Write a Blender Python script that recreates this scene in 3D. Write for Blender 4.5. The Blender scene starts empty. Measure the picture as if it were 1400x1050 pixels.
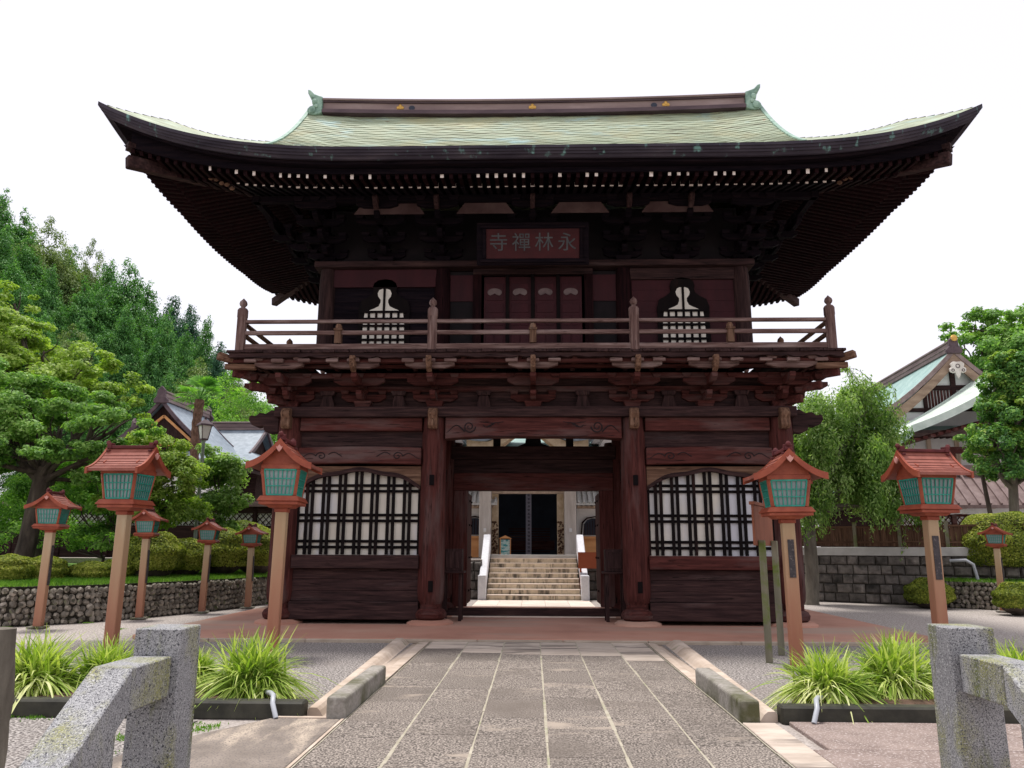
import bpy, bmesh, math, random
import numpy as np
from mathutils import Vector, Matrix, Euler

SC = bpy.context.scene
COL = SC.collection
R = math.radians
PI = math.pi

# ------------------------------------------------------------------ camera, sky, sun, exposure
F_PX, PITCH, YAW, ROLL, EYE = 1055.0, R(12.1), R(1.6), R(0.2), 1.6
cam_d = bpy.data.cameras.new('camera')
cam = bpy.data.objects.new('camera', cam_d)
COL.objects.link(cam)
cam_d.sensor_width = 36.0
cam_d.lens = F_PX / 1400.0 * 36.0
cam_d.clip_start, cam_d.clip_end = 0.05, 2000.0
fw = Vector((-math.sin(YAW) * math.cos(PITCH), math.cos(YAW) * math.cos(PITCH), math.sin(PITCH)))
rt = Vector((math.cos(YAW), math.sin(YAW), 0.0))
up = rt.cross(fw)
rt2 = rt * math.cos(ROLL) + up * math.sin(ROLL)
up2 = up * math.cos(ROLL) - rt * math.sin(ROLL)
m3 = Matrix((rt2, up2, -fw)).transposed()
cam.matrix_world = Matrix.Translation((0, 0, EYE)) @ m3.to_4x4()
SC.camera = cam


def at(px, py, Y):
    """point of the place on the vertical plane at distance Y"""
    d = fw + rt2 * ((px - 700) / F_PX) - up2 * ((py - 525) / F_PX)
    k = Y / d.y
    return Vector((d.x * k, Y, EYE + d.z * k))


world = bpy.data.worlds.new("World")
SC.world = world
world.use_nodes = True
wt = world.node_tree
wt.nodes.clear()
w_out = wt.nodes.new('ShaderNodeOutputWorld')
w_bg = wt.nodes.new('ShaderNodeBackground')
w_sky = wt.nodes.new('ShaderNodeTexSky')
w_sky.sky_type = 'NISHITA'
w_sky.sun_disc = False
SUN_EL, SUN_AZ = R(76), R(-35)      # azimuth measured from +Y (behind the gate) towards +X
w_sky.sun_elevation = SUN_EL
w_sky.sun_rotation = SUN_AZ
w_mix = wt.nodes.new('ShaderNodeMixRGB')
w_mix.inputs[0].default_value = 0.74
w_mix.inputs[2].default_value = (10.2, 9.7, 10.1, 1)
wt.links.new(w_sky.outputs[0], w_mix.inputs[1])
wt.links.new(w_mix.outputs[0], w_bg.inputs[0])
w_bg.inputs[1].default_value = 0.085
wt.links.new(w_bg.outputs[0], w_out.inputs[0])

sun_d = bpy.data.lights.new('sun', 'SUN')
sun_d.energy = 2.7
sun_d.angle = R(10)
sun_d.color = (1.0, 0.96, 0.9)
sun = bpy.data.objects.new('sun', sun_d)
COL.objects.link(sun)
sd = Vector((math.sin(SUN_AZ) * math.cos(SUN_EL), math.cos(SUN_AZ) * math.cos(SUN_EL), math.sin(SUN_EL)))
sun.rotation_euler = sd.to_track_quat('Z', 'Y').to_euler()
sun.location = (0, 30, 60)

SC.view_settings.view_transform = 'Standard'
SC.view_settings.look = 'None'
SC.view_settings.gamma = 1
SC.view_settings.exposure = 0.58
SC.cycles.max_bounces = 6
SC.cycles.diffuse_bounces = 4
SC.cycles.transmission_bounces = 4
SC.cycles.transparent_max_bounces = 4

# ------------------------------------------------------------------ helpers


def tag(o, label=None, cat=None, group=None, kind=None):
    if label: o['label'] = label
    if cat: o['category'] = cat
    if group: o['group'] = group
    if kind: o['kind'] = kind
    return o


def thing(name, label, cat, loc=(0, 0, 0), rz=0.0, group=None, scale=1.0):
    o = bpy.data.objects.new(name, None)
    o.empty_display_size = 0.2
    COL.objects.link(o)
    o.location = loc
    o.rotation_euler = (0, 0, rz)
    o.scale = (scale,) * 3
    return tag(o, label, cat, group)


def copy_tree(o, parent=None):
    c = o.copy()
    COL.objects.link(c)
    c.parent = parent
    for ch in list(o.children):
        copy_tree(ch, c)
    return c


class MB:
    """collects shapes, built as ONE mesh object"""

    def __init__(s):
        s.v, s.f, s.m = [], [], []
        s.M = Matrix.Identity(4)

    def add(s, vs, fs, mi=0):
        b = len(s.v)
        s.v += [tuple(s.M @ Vector(p)) for p in vs]
        s.f += [tuple(i + b for i in f) for f in fs]
        s.m += [mi] * len(fs)
        return s

    def box(s, x0, x1, y0, y1, z0, z1, mi=0, top=None):
        """axis box; top=(dx,dy) widens the top"""
        a, b = top if top else (0, 0)
        vs = [(x0, y0, z0), (x1, y0, z0), (x1, y1, z0), (x0, y1, z0),
              (x0 - a, y0 - b, z1), (x1 + a, y0 - b, z1), (x1 + a, y1 + b, z1), (x0 - a, y1 + b, z1)]
        return s.add(vs, [(0, 3, 2, 1), (4, 5, 6, 7), (0, 1, 5, 4), (1, 2, 6, 5), (2, 3, 7, 6), (3, 0, 4, 7)], mi)

    def bar(s, p0, p1, w, h, mi=0, upv=(0, 0, 1)):
        p0, p1 = Vector(p0), Vector(p1)
        d = (p1 - p0).normalized()
        sd_ = d.cross(Vector(upv))
        if sd_.length < 1e-4: sd_ = Vector((1, 0, 0))
        sd_.normalize()
        u = sd_.cross(d)
        vs = []
        for p in (p0, p1):
            for a, b in ((-1, -1), (1, -1), (1, 1), (-1, 1)):
                vs.append(p + sd_ * (a * w / 2) + u * (b * h / 2))
        return s.add(vs, [(0, 1, 2, 3), (7, 6, 5, 4), (0, 4, 5, 1), (1, 5, 6, 2), (2, 6, 7, 3), (3, 7, 4, 0)], mi)

    def tube(s, pts, radii, n=8, mi=0, cap=True):
        pts = [Vector(p) for p in pts]
        vs, fs = [], []
        prev = None
        for i, p in enumerate(pts):
            d = (pts[min(i + 1, len(pts) - 1)] - pts[max(i - 1, 0)]).normalized()
            if prev is None:
                a = d.orthogonal().normalized()
            else:
                a = (prev - d * prev.dot(d)).normalized()
            prev = a
            b = d.cross(a)
            r = radii[i] if hasattr(radii, '__len__') else radii
            for k in range(n):
                t = 2 * PI * k / n
                vs.append(p + (a * math.cos(t) + b * math.sin(t)) * r)
        for i in range(len(pts) - 1):
            for k in range(n):
                k2 = (k + 1) % n
                fs.append((i * n + k, i * n + k2, (i + 1) * n + k2, (i + 1) * n + k))
        if cap:
            fs.append(tuple(range(n - 1, -1, -1)))
            fs.append(tuple((len(pts) - 1) * n + k for k in range(n)))
        return s.add(vs, fs, mi)

    def lathe(s, cx, cy, prof, n=20, mi=0):
        """prof: (r, z) from bottom to top"""
        vs, fs = [], []
        for r, z in prof:
            for k in range(n):
                t = 2 * PI * k / n
                vs.append((cx + r * math.cos(t), cy + r * math.sin(t), z))
        for i in range(len(prof) - 1):
            for k in range(n):
                k2 = (k + 1) % n
                fs.append((i * n + k, i * n + k2, (i + 1) * n + k2, (i + 1) * n + k))
        fs.append(tuple(range(n - 1, -1, -1)))
        fs.append(tuple((len(prof) - 1) * n + k for k in range(n)))
        return s.add(vs, fs, mi)

    def prism(s, poly, a0, a1, axis='y', mi=0):
        """poly in (u,v): axis y -> (x,z), x -> (y,z), z -> (x,y); counter-clockwise"""
        n = len(poly)

        def P(u, v, a):
            return (u, a, v) if axis == 'y' else ((a, u, v) if axis == 'x' else (u, v, a))
        vs = [P(u, v, a0) for u, v in poly] + [P(u, v, a1) for u, v in poly]
        fs = [tuple(range(n)), tuple(range(2 * n - 1, n - 1, -1))]
        for i in range(n):
            j = (i + 1) % n
            fs.append((i, i + n, j + n, j))
        return s.add(vs, fs, mi)

    def strip(s, lo, hi, a0, a1, axis='y', mi=0):
        """solid between two open polylines lo and hi (same length) in (u,v), extruded a0..a1"""
        n = len(lo)

        def P(u, v, a):
            return (u, a, v) if axis == 'y' else (a, u, v)
        vs = [P(*p, a0) for p in lo] + [P(*p, a0) for p in hi] + [P(*p, a1) for p in lo] + [P(*p, a1) for p in hi]
        fs = []
        for i in range(n - 1):
            fs += [(i, i + 1, n + i + 1, n + i), (2 * n + i + 1, 2 * n + i, 3 * n + i, 3 * n + i + 1),
                   (n + i, n + i + 1, 3 * n + i + 1, 3 * n + i), (i + 1, i, 2 * n + i, 2 * n + i + 1)]
        fs += [(0, n, 3 * n, 2 * n), (n - 1, 2 * n + n - 1, 3 * n + n - 1, n + n - 1)]
        return s.add(vs, fs, mi)

    def grid(s, rows, mi=0, flip=False):
        """rows: list of equally long lists of points"""
        nr, nc = len(rows), len(rows[0])
        vs = [p for r in rows for p in r]
        fs = []
        for i in range(nr - 1):
            for j in range(nc - 1):
                q = (i * nc + j, i * nc + j + 1, (i + 1) * nc + j + 1, (i + 1) * nc + j)
                fs.append(q[::-1] if flip else q)
        return s.add(vs, fs, mi)

    def ball(s, c, r, sq=(1, 1, 1), n=8, mi=0, rot=None):
        vs, fs = [], []
        m = n
        k = n // 2 + 1
        for i in range(k + 1):
            ph = PI * i / k
            for j in range(m):
                t = 2 * PI * j / m
                p = Vector((math.sin(ph) * math.cos(t) * sq[0], math.sin(ph) * math.sin(t) * sq[1], -math.cos(ph) * sq[2])) * r
                if rot: p = rot @ p
                vs.append(Vector(c) + p)
        for i in range(k):
            for j in range(m):
                j2 = (j + 1) % m
                fs.append((i * m + j, i * m + j2, (i + 1) * m + j2, (i + 1) * m + j))
        return s.add(vs, fs, mi)

    def build(s, name, mats, parent=None, bevel=0, smooth=False, world=False, seg=1):
        me = bpy.data.meshes.new(name)
        v = s.v
        if world and parent is not None:
            o = parent
            off = Vector((0, 0, 0))
            while o is not None:
                off += Vector(o.location)
                o = o.parent
            v = [(p[0] - off[0], p[1] - off[1], p[2] - off[2]) for p in v]
        me.from_pydata(v, [], s.f)
        if not isinstance(mats, (list, tuple)): mats = [mats]
        for m in mats: me.materials.append(m)
        if len(mats) > 1: me.polygons.foreach_set('material_index', s.m)
        if smooth:
            me.polygons.foreach_set('use_smooth', [True] * len(me.polygons))
            me.set_sharp_from_angle(angle=R(38))
        me.update()
        ob = bpy.data.objects.new(name, me)
        COL.objects.link(ob)
        if parent is not None: ob.parent = parent
        if bevel:
            b = ob.modifiers.new('bevel', 'BEVEL')
            b.width = bevel
            b.segments = seg
            b.limit_method = 'ANGLE'
            b.angle_limit = R(50)
        return ob


def np_mesh(name, verts, quads, mat, parent=None, smooth=False):
    me = bpy.data.meshes.new(name)
    nv, nf = len(verts), len(quads)
    k = quads.shape[1]
    me.vertices.add(nv)
    me.vertices.foreach_set('co', np.ascontiguousarray(verts, dtype=np.float32).ravel())
    me.loops.add(nf * k)
    me.loops.foreach_set('vertex_index', np.ascontiguousarray(quads, dtype=np.int32).ravel())
    me.polygons.add(nf)
    me.polygons.foreach_set('loop_start', np.arange(0, nf * k, k, dtype=np.int32))
    me.polygons.foreach_set('loop_total', np.full(nf, k, dtype=np.int32))
    if smooth: me.polygons.foreach_set('use_smooth', np.ones(nf, dtype=bool))
    me.materials.append(mat)
    me.update(calc_edges=True)
    ob = bpy.data.objects.new(name, me)
    COL.objects.link(ob)
    if parent is not None: ob.parent = parent
    return ob


# ------------------------------------------------------------------ materials
def base_nt(name):
    m = bpy.data.materials.new(name)
    m.use_nodes = True
    t = m.node_tree
    t.nodes.clear()
    return m, t, t.nodes, t.links


def ramp(N, stops):
    r = N.new('ShaderNodeValToRGB')
    e = r.color_ramp.elements
    while len(e) < len(stops): e.new(0.5)
    for i, (p, c) in enumerate(stops):
        e[i].position = p
        e[i].color = (*c, 1)
    return r


def surf(name, stops, scale=3.0, stretch=(1, 1, 1), detail=6, rough=0.75, bump=0.25, bdist=0.02,
         patches=(), speck=None, island=0.0, spec=0.3, metal=0.0, bscale=None, courses=None):
    """noise driven colours; patches = [(colour, scale, lo, hi, stretch)], speck = (colour, scale, lo, hi)"""
    m, t, N, L = base_nt(name)
    out = N.new('ShaderNodeOutputMaterial')
    bs = N.new('ShaderNodeBsdfPrincipled')
    L.new(bs.outputs[0], out.inputs[0])
    tc = N.new('ShaderNodeTexCoord')
    oi = N.new('ShaderNodeObjectInfo')
    off = N.new('ShaderNodeVectorMath'); off.operation = 'MULTIPLY_ADD'
    comb = N.new('ShaderNodeCombineXYZ')
    for i in range(3): L.new(oi.outputs['Random'], comb.inputs[i])
    off.inputs[1].default_value = (37.0, 53.0, 71.0)
    L.new(comb.outputs[0], off.inputs[0])
    L.new(tc.outputs['Object'], off.inputs[2])
    vec = off.outputs[0]
    geo = N.new('ShaderNodeNewGeometry')
    if island:
        o2 = N.new('ShaderNodeVectorMath'); o2.operation = 'MULTIPLY_ADD'
        c2 = N.new('ShaderNodeCombineXYZ')
        for i in range(3): L.new(geo.outputs['Random Per Island'], c2.inputs[i])
        o2.inputs[1].default_value = (91.0, 47.0, 33.0)
        L.new(c2.outputs[0], o2.inputs[0]); L.new(vec, o2.inputs[2])
        vec = o2.outputs[0]

    def noise(sc, st, det=6, ro=0.6):
        mp = N.new('ShaderNodeMapping')
        mp.inputs['Scale'].default_value = st
        L.new(vec, mp.inputs['Vector'])
        n = N.new('ShaderNodeTexNoise')
        n.inputs['Scale'].default_value = sc
        n.inputs['Detail'].default_value = det
        n.inputs['Roughness'].default_value = ro
        L.new(mp.outputs[0], n.inputs['Vector'])
        return n.outputs['Fac']
    n1 = noise(scale, stretch, detail)
    rp = ramp(N, stops)
    L.new(n1, rp.inputs[0])
    colr = rp.outputs[0]
    for p in patches:
        c, sc, lo, hi = p[:4]
        st = p[4] if len(p) > 4 else (1, 1, 1)
        nn = noise(sc, st, 5)
        r2 = ramp(N, [(lo, (0, 0, 0)), (hi, (1, 1, 1))])
        L.new(nn, r2.inputs[0])
        mx = N.new('ShaderNodeMixRGB')
        L.new(r2.outputs[0], mx.inputs[0]); L.new(colr, mx.inputs[1])
        mx.inputs[2].default_value = (*c, 1)
        colr = mx.outputs[0]
    if speck:
        for sp in (speck if isinstance(speck, list) else [speck]):
            c, sc, lo, hi = sp
            nn = noise(sc, (1, 1, 1), 2, 0.5)
            r2 = ramp(N, [(lo, (0, 0, 0)), (hi, (1, 1, 1))])
            L.new(nn, r2.inputs[0])
            mx = N.new('ShaderNodeMixRGB')
            L.new(r2.outputs[0], mx.inputs[0]); L.new(colr, mx.inputs[1])
            mx.inputs[2].default_value = (*c, 1)
            colr = mx.outputs[0]
    if island:
        hs = N.new('ShaderNodeHueSaturation')
        mr = N.new('ShaderNodeMapRange')
        mr.inputs['To Min'].default_value = 1 - island
        mr.inputs['To Max'].default_value = 1 + island
        L.new(geo.outputs['Random Per Island'], mr.inputs['Value'])
        L.new(mr.outputs[0], hs.inputs['Value'])
        L.new(colr, hs.inputs['Color'])
        colr = hs.outputs[0]
    L.new(colr, bs.inputs['Base Color'])
    bs.inputs['Roughness'].default_value = rough
    bs.inputs['Specular IOR Level'].default_value = spec
    bs.inputs['Metallic'].default_value = metal
    if bump:
        bp = N.new('ShaderNodeBump')
        bp.inputs['Strength'].default_value = bump
        bp.inputs['Distance'].default_value = bdist
        hsrc = noise(bscale, stretch, 5) if bscale else n1
        L.new(hsrc, bp.inputs['Height'])
        L.new(bp.outputs[0], bs.inputs['Normal'])
    return m


def wood(name, dark, mid, light, axis='x', wear=None, wlo=0.55, whi=0.75, rough=0.8, sc=20.0, bump=0.5, spec=0.12):
    st = {'x': (0.07, 1, 1), 'y': (1, 0.07, 1), 'z': (1, 1, 0.07)}[axis]
    st2 = {'x': (0.18, 1, 1), 'y': (1, 0.18, 1), 'z': (1, 1, 0.18)}[axis]
    pt = []
    if wear: pt.append((wear, 2.6, wlo, whi, st2))
    pt.append((tuple(c * 0.45 for c in dark), 26.0, 0.60, 0.68, st))
    return surf(name, [(0.30, dark), (0.5, mid), (0.70, light)], sc, st, 8, rough, bump, 0.012, patches=pt, island=0.2, spec=spec)


# weathered red lacquered timber of the gate
RD, RM, RL = (0.030, 0.009, 0.008), (0.062, 0.018, 0.0155), (0.098, 0.031, 0.026)
WEAR = (0.105, 0.070, 0.066)
W = {}
for ax in 'xyz':
    W['red_' + ax] = wood('aged_red_timber_' + ax, RD, RM, RL, ax, WEAR, 0.50, 0.76)
    W['soot_' + ax] = wood('sooty_timber_' + ax, (0.004, 0.003, 0.005), (0.008, 0.0055, 0.008), (0.015, 0.009, 0.011), ax, spec=.04)  # timber under the eaves, with the shade there put into its colour
    W['sootred_' + ax] = wood('sooty_red_timber_' + ax, (0.006, 0.003, 0.004), (0.013, 0.005, 0.006), (0.024, 0.008, 0.009), ax, spec=.04)  # red timber, likewise darkened in colour for the shade under the eaves
    W['dark_' + ax] = wood('dark_timber_' + ax, (0.014, 0.008, 0.008), (0.032, 0.016, 0.016), (0.06, 0.032, 0.029), ax, (0.10, 0.068, 0.065), 0.6, 0.85)
    W['grey_' + ax] = wood('weathered_grey_timber_' + ax, (0.05, 0.026, 0.024), (0.115, 0.07, 0.062), (0.20, 0.14, 0.125), ax, (0.30, 0.235, 0.22), 0.55, 0.8)
    W['brown_' + ax] = wood('brown_timber_' + ax, (0.05, 0.026, 0.017), (0.12, 0.065, 0.042), (0.2, 0.12, 0.08), ax, (0.22, 0.16, 0.12), 0.6, 0.85)
M = {}
M['inner_dark'] = surf('soot_dark_timber', [(0.3, (0.004, 0.003, 0.004)), (0.7, (0.010, 0.006, 0.008))], 3, (1, 1, 1), 4, 0.9, 0.1)  # nearly black timber for ceiling, inner walls and panels
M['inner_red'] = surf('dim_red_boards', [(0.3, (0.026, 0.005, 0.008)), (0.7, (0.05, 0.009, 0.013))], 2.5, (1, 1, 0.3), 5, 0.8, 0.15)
M['pale_end'] = surf('chalky_rafter_end', [(0.32, (0.16, 0.11, 0.10)), (0.45, (0.62, 0.54, 0.49)), (0.7, (0.82, 0.75, 0.70))], 6, (1, 1, 1), 4, 0.9, 0.1)
M['pale_board'] = surf('faded_pale_boards', [(0.3, (0.04, 0.018, 0.018)), (0.55, (0.085, 0.05, 0.048)), (0.75, (0.12, 0.08, 0.073))], 1.6, (1, 1, 1), 5, 0.9, 0.1)
M['lattice_black'] = surf('black_brown_lattice', [(0.3, (0.005, 0.004, 0.005)), (0.6, (0.010, 0.007, 0.007)), (0.8, (0.04, 0.018, 0.016))], 3, (1, 1, 0.2), 5, 0.8, 0.2, spec=0.06)
M['paper_cream'] = surf('cream_board_panel', [(0.3, (0.66, 0.61, 0.52)), (0.7, (0.80, 0.75, 0.67))], 1.2, (1, 1, 1), 4, 0.8, 0.03, patches=[((0.66, 0.66, 0.71), 0.45, 0.48, 0.56, (1, 1, .3)), ((0.50, 0.44, 0.36), 2.2, 0.64, 0.8, (1, 1, .5))])
M['copper'] = surf('green_copper_roof', [(0.28, (0.13, 0.135, 0.09)), (0.42, (0.235, 0.27, 0.18)), (0.58, (0.33, 0.39, 0.275)), (0.75, (0.43, 0.50, 0.38))],
                   2.2, (0.35, 3, 3), 7, 0.7, 0.3, 0.02,
                   patches=[((0.32, 0.47, 0.46), 0.9, 0.56, 0.72, (1, 2, 2)), ((0.34, 0.34, 0.20), 0.6, 0.50, 0.68, (1, 1, 1)), ((0.16, 0.125, 0.085), 4, 0.60, 0.72, (0.5, 2, 2)), ((0.30, 0.17, 0.10), 1.1, 0.70, 0.76, (2, 1, 1))], island=0.05)
M['fascia_dark'] = surf('dark_patinated_copper', [(0.3, (0.022, 0.018, 0.028)), (0.6, (0.05, 0.042, 0.055)), (0.8, (0.085, 0.07, 0.08))], 3, (0.3, 1, 1), 5, 0.6, 0.15,
                       patches=[((0.14, 0.27, 0.25), 5.0, 0.60, 0.70, (1.0, 1, 0.08))], spec=0.15)
M['copper_brown'] = surf('brown_copper_ridge', [(0.3, (0.15, 0.10, 0.10)), (0.6, (0.26, 0.19, 0.18)), (0.8, (0.36, 0.28, 0.27))], 2, (0.3, 1, 1), 5, 0.6, 0.1)
M['ridge_dark'] = surf('dark_ridge_trim', [(0.3, (0.05, 0.03, 0.04)), (0.7, (0.12, 0.08, 0.09))], 3, (0.3, 1, 1), 5, 0.6, 0.1)
M['verdigris'] = surf('verdigris_copper', [(0.3, (0.13, 0.22, 0.18)), (0.55, (0.28, 0.42, 0.34)), (0.8, (0.42, 0.56, 0.46))], 5, (1, 1, 1), 6, 0.7, 0.3)
M['gold'] = surf('gilded_metal', [(0.3, (0.45, 0.26, 0.06)), (0.7, (0.7, 0.42, 0.12))], 9, rough=0.4, bump=0.1, metal=0.6)
M['platform'] = surf('red_ochre_platform', [(0.3, (0.33, 0.16, 0.115)), (0.5, (0.44, 0.225, 0.165)), (0.75, (0.50, 0.30, 0.225))], 0.55, (1, 1, 1), 7, 0.8, 0.1, 0.01,
                     patches=[((0.36, 0.27, 0.215), 0.35, 0.5, 0.66, (0.4, 1.6, 1))])
M['granite'] = surf('speckled_granite', [(0.3, (0.24, 0.24, 0.25)), (0.7, (0.38, 0.38, 0.39))], 3, (1, 1, 1), 4, 0.65, 0.25, 0.004,
                    speck=[((0.46, 0.46, 0.46), 110, 0.54, 0.66), ((0.035, 0.035, 0.045), 120, 0.58, 0.63), ((0.12, 0.12, 0.13), 190, 0.52, 0.62)],
                    patches=[((0.27, 0.27, 0.10), 2.6, 0.48, 0.64, (1.6, 1.6, 0.6)), ((0.12, 0.14, 0.03), 2.6, 0.56, 0.66, (2.4, 2.4, 0.35))], bscale=60)
M['gravel'] = surf('grey_gravel', [(0.38, (0.07, 0.062, 0.058)), (0.5, (0.235, 0.212, 0.20)), (0.62, (0.50, 0.46, 0.435))], 38, (1, 1, 1), 2, 0.9, 0.9, 0.02,
                   patches=[((0.24, 0.205, 0.185), 0.4, 0.5, 0.75)], bscale=45)
M['soil_ground'] = surf('pale_gravel_court', [(0.38, (0.19, 0.165, 0.15)), (0.5, (0.36, 0.32, 0.295)), (0.62, (0.52, 0.47, 0.44))], 28, (1, 1, 1), 3, 0.95, 0.6, 0.02, patches=[((0.33, 0.29, 0.265), 0.25, 0.45, 0.75)])
M['slab'] = surf('exposed_aggregate_slab', [(0.40, (0.06, 0.050, 0.044)), (0.5, (0.165, 0.140, 0.122)), (0.60, (0.37, 0.32, 0.28))], 58, (1, 1, 1), 2, 0.8, 0.8, 0.008, island=0.10,
                 patches=[((0.13, 0.108, 0.092), 0.8, 0.50, 0.75, (1, 0.6, 1)), ((0.34, 0.285, 0.235), 0.9, 0.60, 0.68, (0.8, 2.0, 1))], bscale=60)
M['slab_pale'] = surf('worn_pale_slab', [(0.35, (0.40, 0.33, 0.275)), (0.65, (0.55, 0.47, 0.40))], 3, (0.8, 2.5, 1), 6, 0.8, 0.25, 0.008, island=0.1,
                      patches=[((0.22, 0.185, 0.16), 1.1, 0.52, 0.60, (0.5, 2.2, 1))])
M['grout'] = surf('sandy_grout', [(0.3, (0.30, 0.27, 0.20)), (0.7, (0.46, 0.42, 0.34))], 8, patches=[((0.22, 0.25, 0.12), 2.5, 0.6, 0.7)])
M['beige_stone'] = surf('beige_kerb_stone', [(0.3, (0.40, 0.31, 0.24)), (0.7, (0.62, 0.52, 0.44))], 2.5, (1, 1, 1), 6, 0.8, 0.2, 0.01, island=0.08, patches=[((0.2, 0.19, 0.11), 1.4, 0.6, 0.75)])
M['wet_kerb'] = surf('mossy_dark_kerb', [(0.3, (0.02, 0.02, 0.016)), (0.6, (0.05, 0.048, 0.036)), (0.8, (0.10, 0.095, 0.06))], 4, (1, 1, 1), 6, 0.6, 0.4)
M['mossy_stone'] = surf('mossy_kerb_block', [(0.3, (0.22, 0.20, 0.18)), (0.7, (0.38, 0.355, 0.32))], 24, (1, 1, 1), 6, 0.8, 0.4, patches=[((0.085, 0.085, 0.04), 1.6, 0.40, 0.62)])
M['flag_brown'] = surf('brown_flagstone', [(0.3, (0.14, 0.115, 0.098)), (0.7, (0.25, 0.21, 0.18))], 3, (1, 1, 1), 7, 0.75, 0.3, 0.01, island=0.12, patches=[((0.46, 0.38, 0.30), 0.9, 0.56, 0.66, (1.5, 0.5, 1))], speck=((0.10, 0.09, 0.085), 60, 0.55, 0.65))
M['flag_pink'] = surf('pinkish_flagstone', [(0.3, (0.17, 0.125, 0.11)), (0.7, (0.29, 0.225, 0.20))], 4, (1, 1, 1), 7, 0.75, 0.3, 0.01, island=0.1, speck=((0.46, 0.40, 0.38), 50, 0.56, 0.66))
M['soil'] = surf('bare_garden_soil', [(0.3, (0.06, 0.035, 0.025)), (0.7, (0.14, 0.085, 0.06))], 9, (1, 1, 1), 6, 0.95, 0.8, 0.03)
M['pebble'] = surf('river_pebble', [(0.3, (0.10, 0.085, 0.068)), (0.7, (0.31, 0.275, 0.23))], 6, (1, 1, 1), 5, 0.7, 0.2, 0.01, island=0.6, patches=[((0.10, 0.12, 0.04), 1.4, 0.58, 0.7)])
M['crevice'] = surf('dark_crevice_earth', [(0.3, (0.012, 0.010, 0.008)), (0.7, (0.04, 0.035, 0.025))], 9, (1, 1, 1), 5, 0.95, 0.3)
M['block'] = surf('rough_dark_stone_block', [(0.3, (0.07, 0.062, 0.056)), (0.6, (0.18, 0.16, 0.145)), (0.8, (0.33, 0.295, 0.265))], 5, (1, 1, 1), 7, 0.85, 0.8, 0.04, island=0.35,
                  patches=[((0.035, 0.033, 0.03), 1.6, 0.55, 0.7)])
M['concrete'] = surf('pale_concrete', [(0.3, (0.44, 0.43, 0.41)), (0.7, (0.58, 0.57, 0.55))], 3)
M['white_stone'] = surf('white_granite_rail', [(0.3, (0.62, 0.62, 0.66)), (0.7, (0.76, 0.76, 0.80))], 12)
M['step'] = surf('stained_step_stone', [(0.3, (0.46, 0.38, 0.28)), (0.6, (0.68, 0.58, 0.44)), (0.8, (0.78, 0.69, 0.55))], 3, (1, 1, 1), 6, 0.8, 0.2,
                 patches=[((0.11, 0.095, 0.075), 5, 0.48, 0.66, (1, 1, 0.3))], island=0.12)
M['path_pink'] = surf('pale_pink_paving', [(0.3, (0.62, 0.52, 0.44)), (0.7, (0.78, 0.68, 0.60))], 2, island=0.08)
M['lamp_red'] = surf('vermilion_paint', [(0.3, (0.24, 0.05, 0.028)), (0.6, (0.33, 0.08, 0.042)), (0.8, (0.39, 0.12, 0.07))], 6, (1, 1, 1), 5, 0.55, 0.1)
M['lamp_roof'] = surf('red_sheet_roof', [(0.3, (0.22, 0.068, 0.048)), (0.6, (0.30, 0.10, 0.073)), (0.8, (0.37, 0.15, 0.11))], 5, (1, 1, 1), 5, 0.5, 0.15)
M['lamp_dark'] = surf('dark_red_cap', [(0.3, (0.07, 0.015, 0.018)), (0.7, (0.14, 0.03, 0.03))], 6)
M['lamp_green'] = surf('green_lattice_paint', [(0.3, (0.02, 0.22, 0.17)), (0.7, (0.04, 0.33, 0.25))], 8, rough=0.5)
M['lamp_pane'] = surf('grey_lamp_pane', [(0.3, (0.21, 0.27, 0.28)), (0.7, (0.33, 0.39, 0.40))], 3, rough=0.25, bump=0)
M['lamp_pink'] = surf('faded_pink_paint', [(0.3, (0.55, 0.25, 0.22)), (0.7, (0.62, 0.33, 0.28))], 6)
M['post_wood'] = surf('faded_orange_post', [(0.3, (0.42, 0.18, 0.115)), (0.6, (0.52, 0.25, 0.17)), (0.8, (0.58, 0.32, 0.22))], 3, (1, 1, 0.1), 6, 0.65, 0.1)
M['post'] = None
M['post_tan'] = surf('bleached_tan_post', [(0.3, (0.44, 0.32, 0.20)), (0.7, (0.60, 0.46, 0.32))], 3, (1, 1, 0.1), 6, 0.65, 0.1)
M['plate_dark'] = surf('dark_name_plate', [(0.3, (0.03, 0.026, 0.03)), (0.7, (0.07, 0.06, 0.065))], 12, (1, 1, 1), 4, 0.6, 0.05, speck=((0.13, 0.11, 0.11), 30, 0.6, 0.66))
M['board_rust'] = surf('rust_brown_board', [(0.3, (0.18, 0.055, 0.03)), (0.7, (0.28, 0.10, 0.055))], 4, (1, 1, 0.2), 6, 0.7, 0.15)
M['post_olive'] = surf('mossy_board_leg', [(0.3, (0.12, 0.115, 0.08)), (0.7, (0.24, 0.22, 0.16))], 5, (1, 1, 0.2), 6, 0.8, 0.15, patches=[((0.12, 0.16, 0.03), 3, 0.5, 0.65)])
M['bark'] = surf('dark_bark', [(0.3, (0.03, 0.022, 0.018)), (0.6, (0.08, 0.062, 0.05)), (0.8, (0.15, 0.125, 0.10))], 7, (1, 1, 0.3), 6, 0.9, 0.8, 0.03)
M['bark_grey'] = surf('grey_mossy_bark', [(0.3, (0.08, 0.068, 0.055)), (0.6, (0.17, 0.15, 0.12)), (0.8, (0.26, 0.235, 0.19))], 7, (1, 1, 0.25), 6, 0.9, 0.8, 0.03)
M['palm_bark'] = surf('fibrous_palm_bark', [(0.3, (0.07, 0.035, 0.025)), (0.7, (0.2, 0.11, 0.08))], 12, (1, 1, 0.6), 6, 0.9, 0.9, 0.05)
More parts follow.
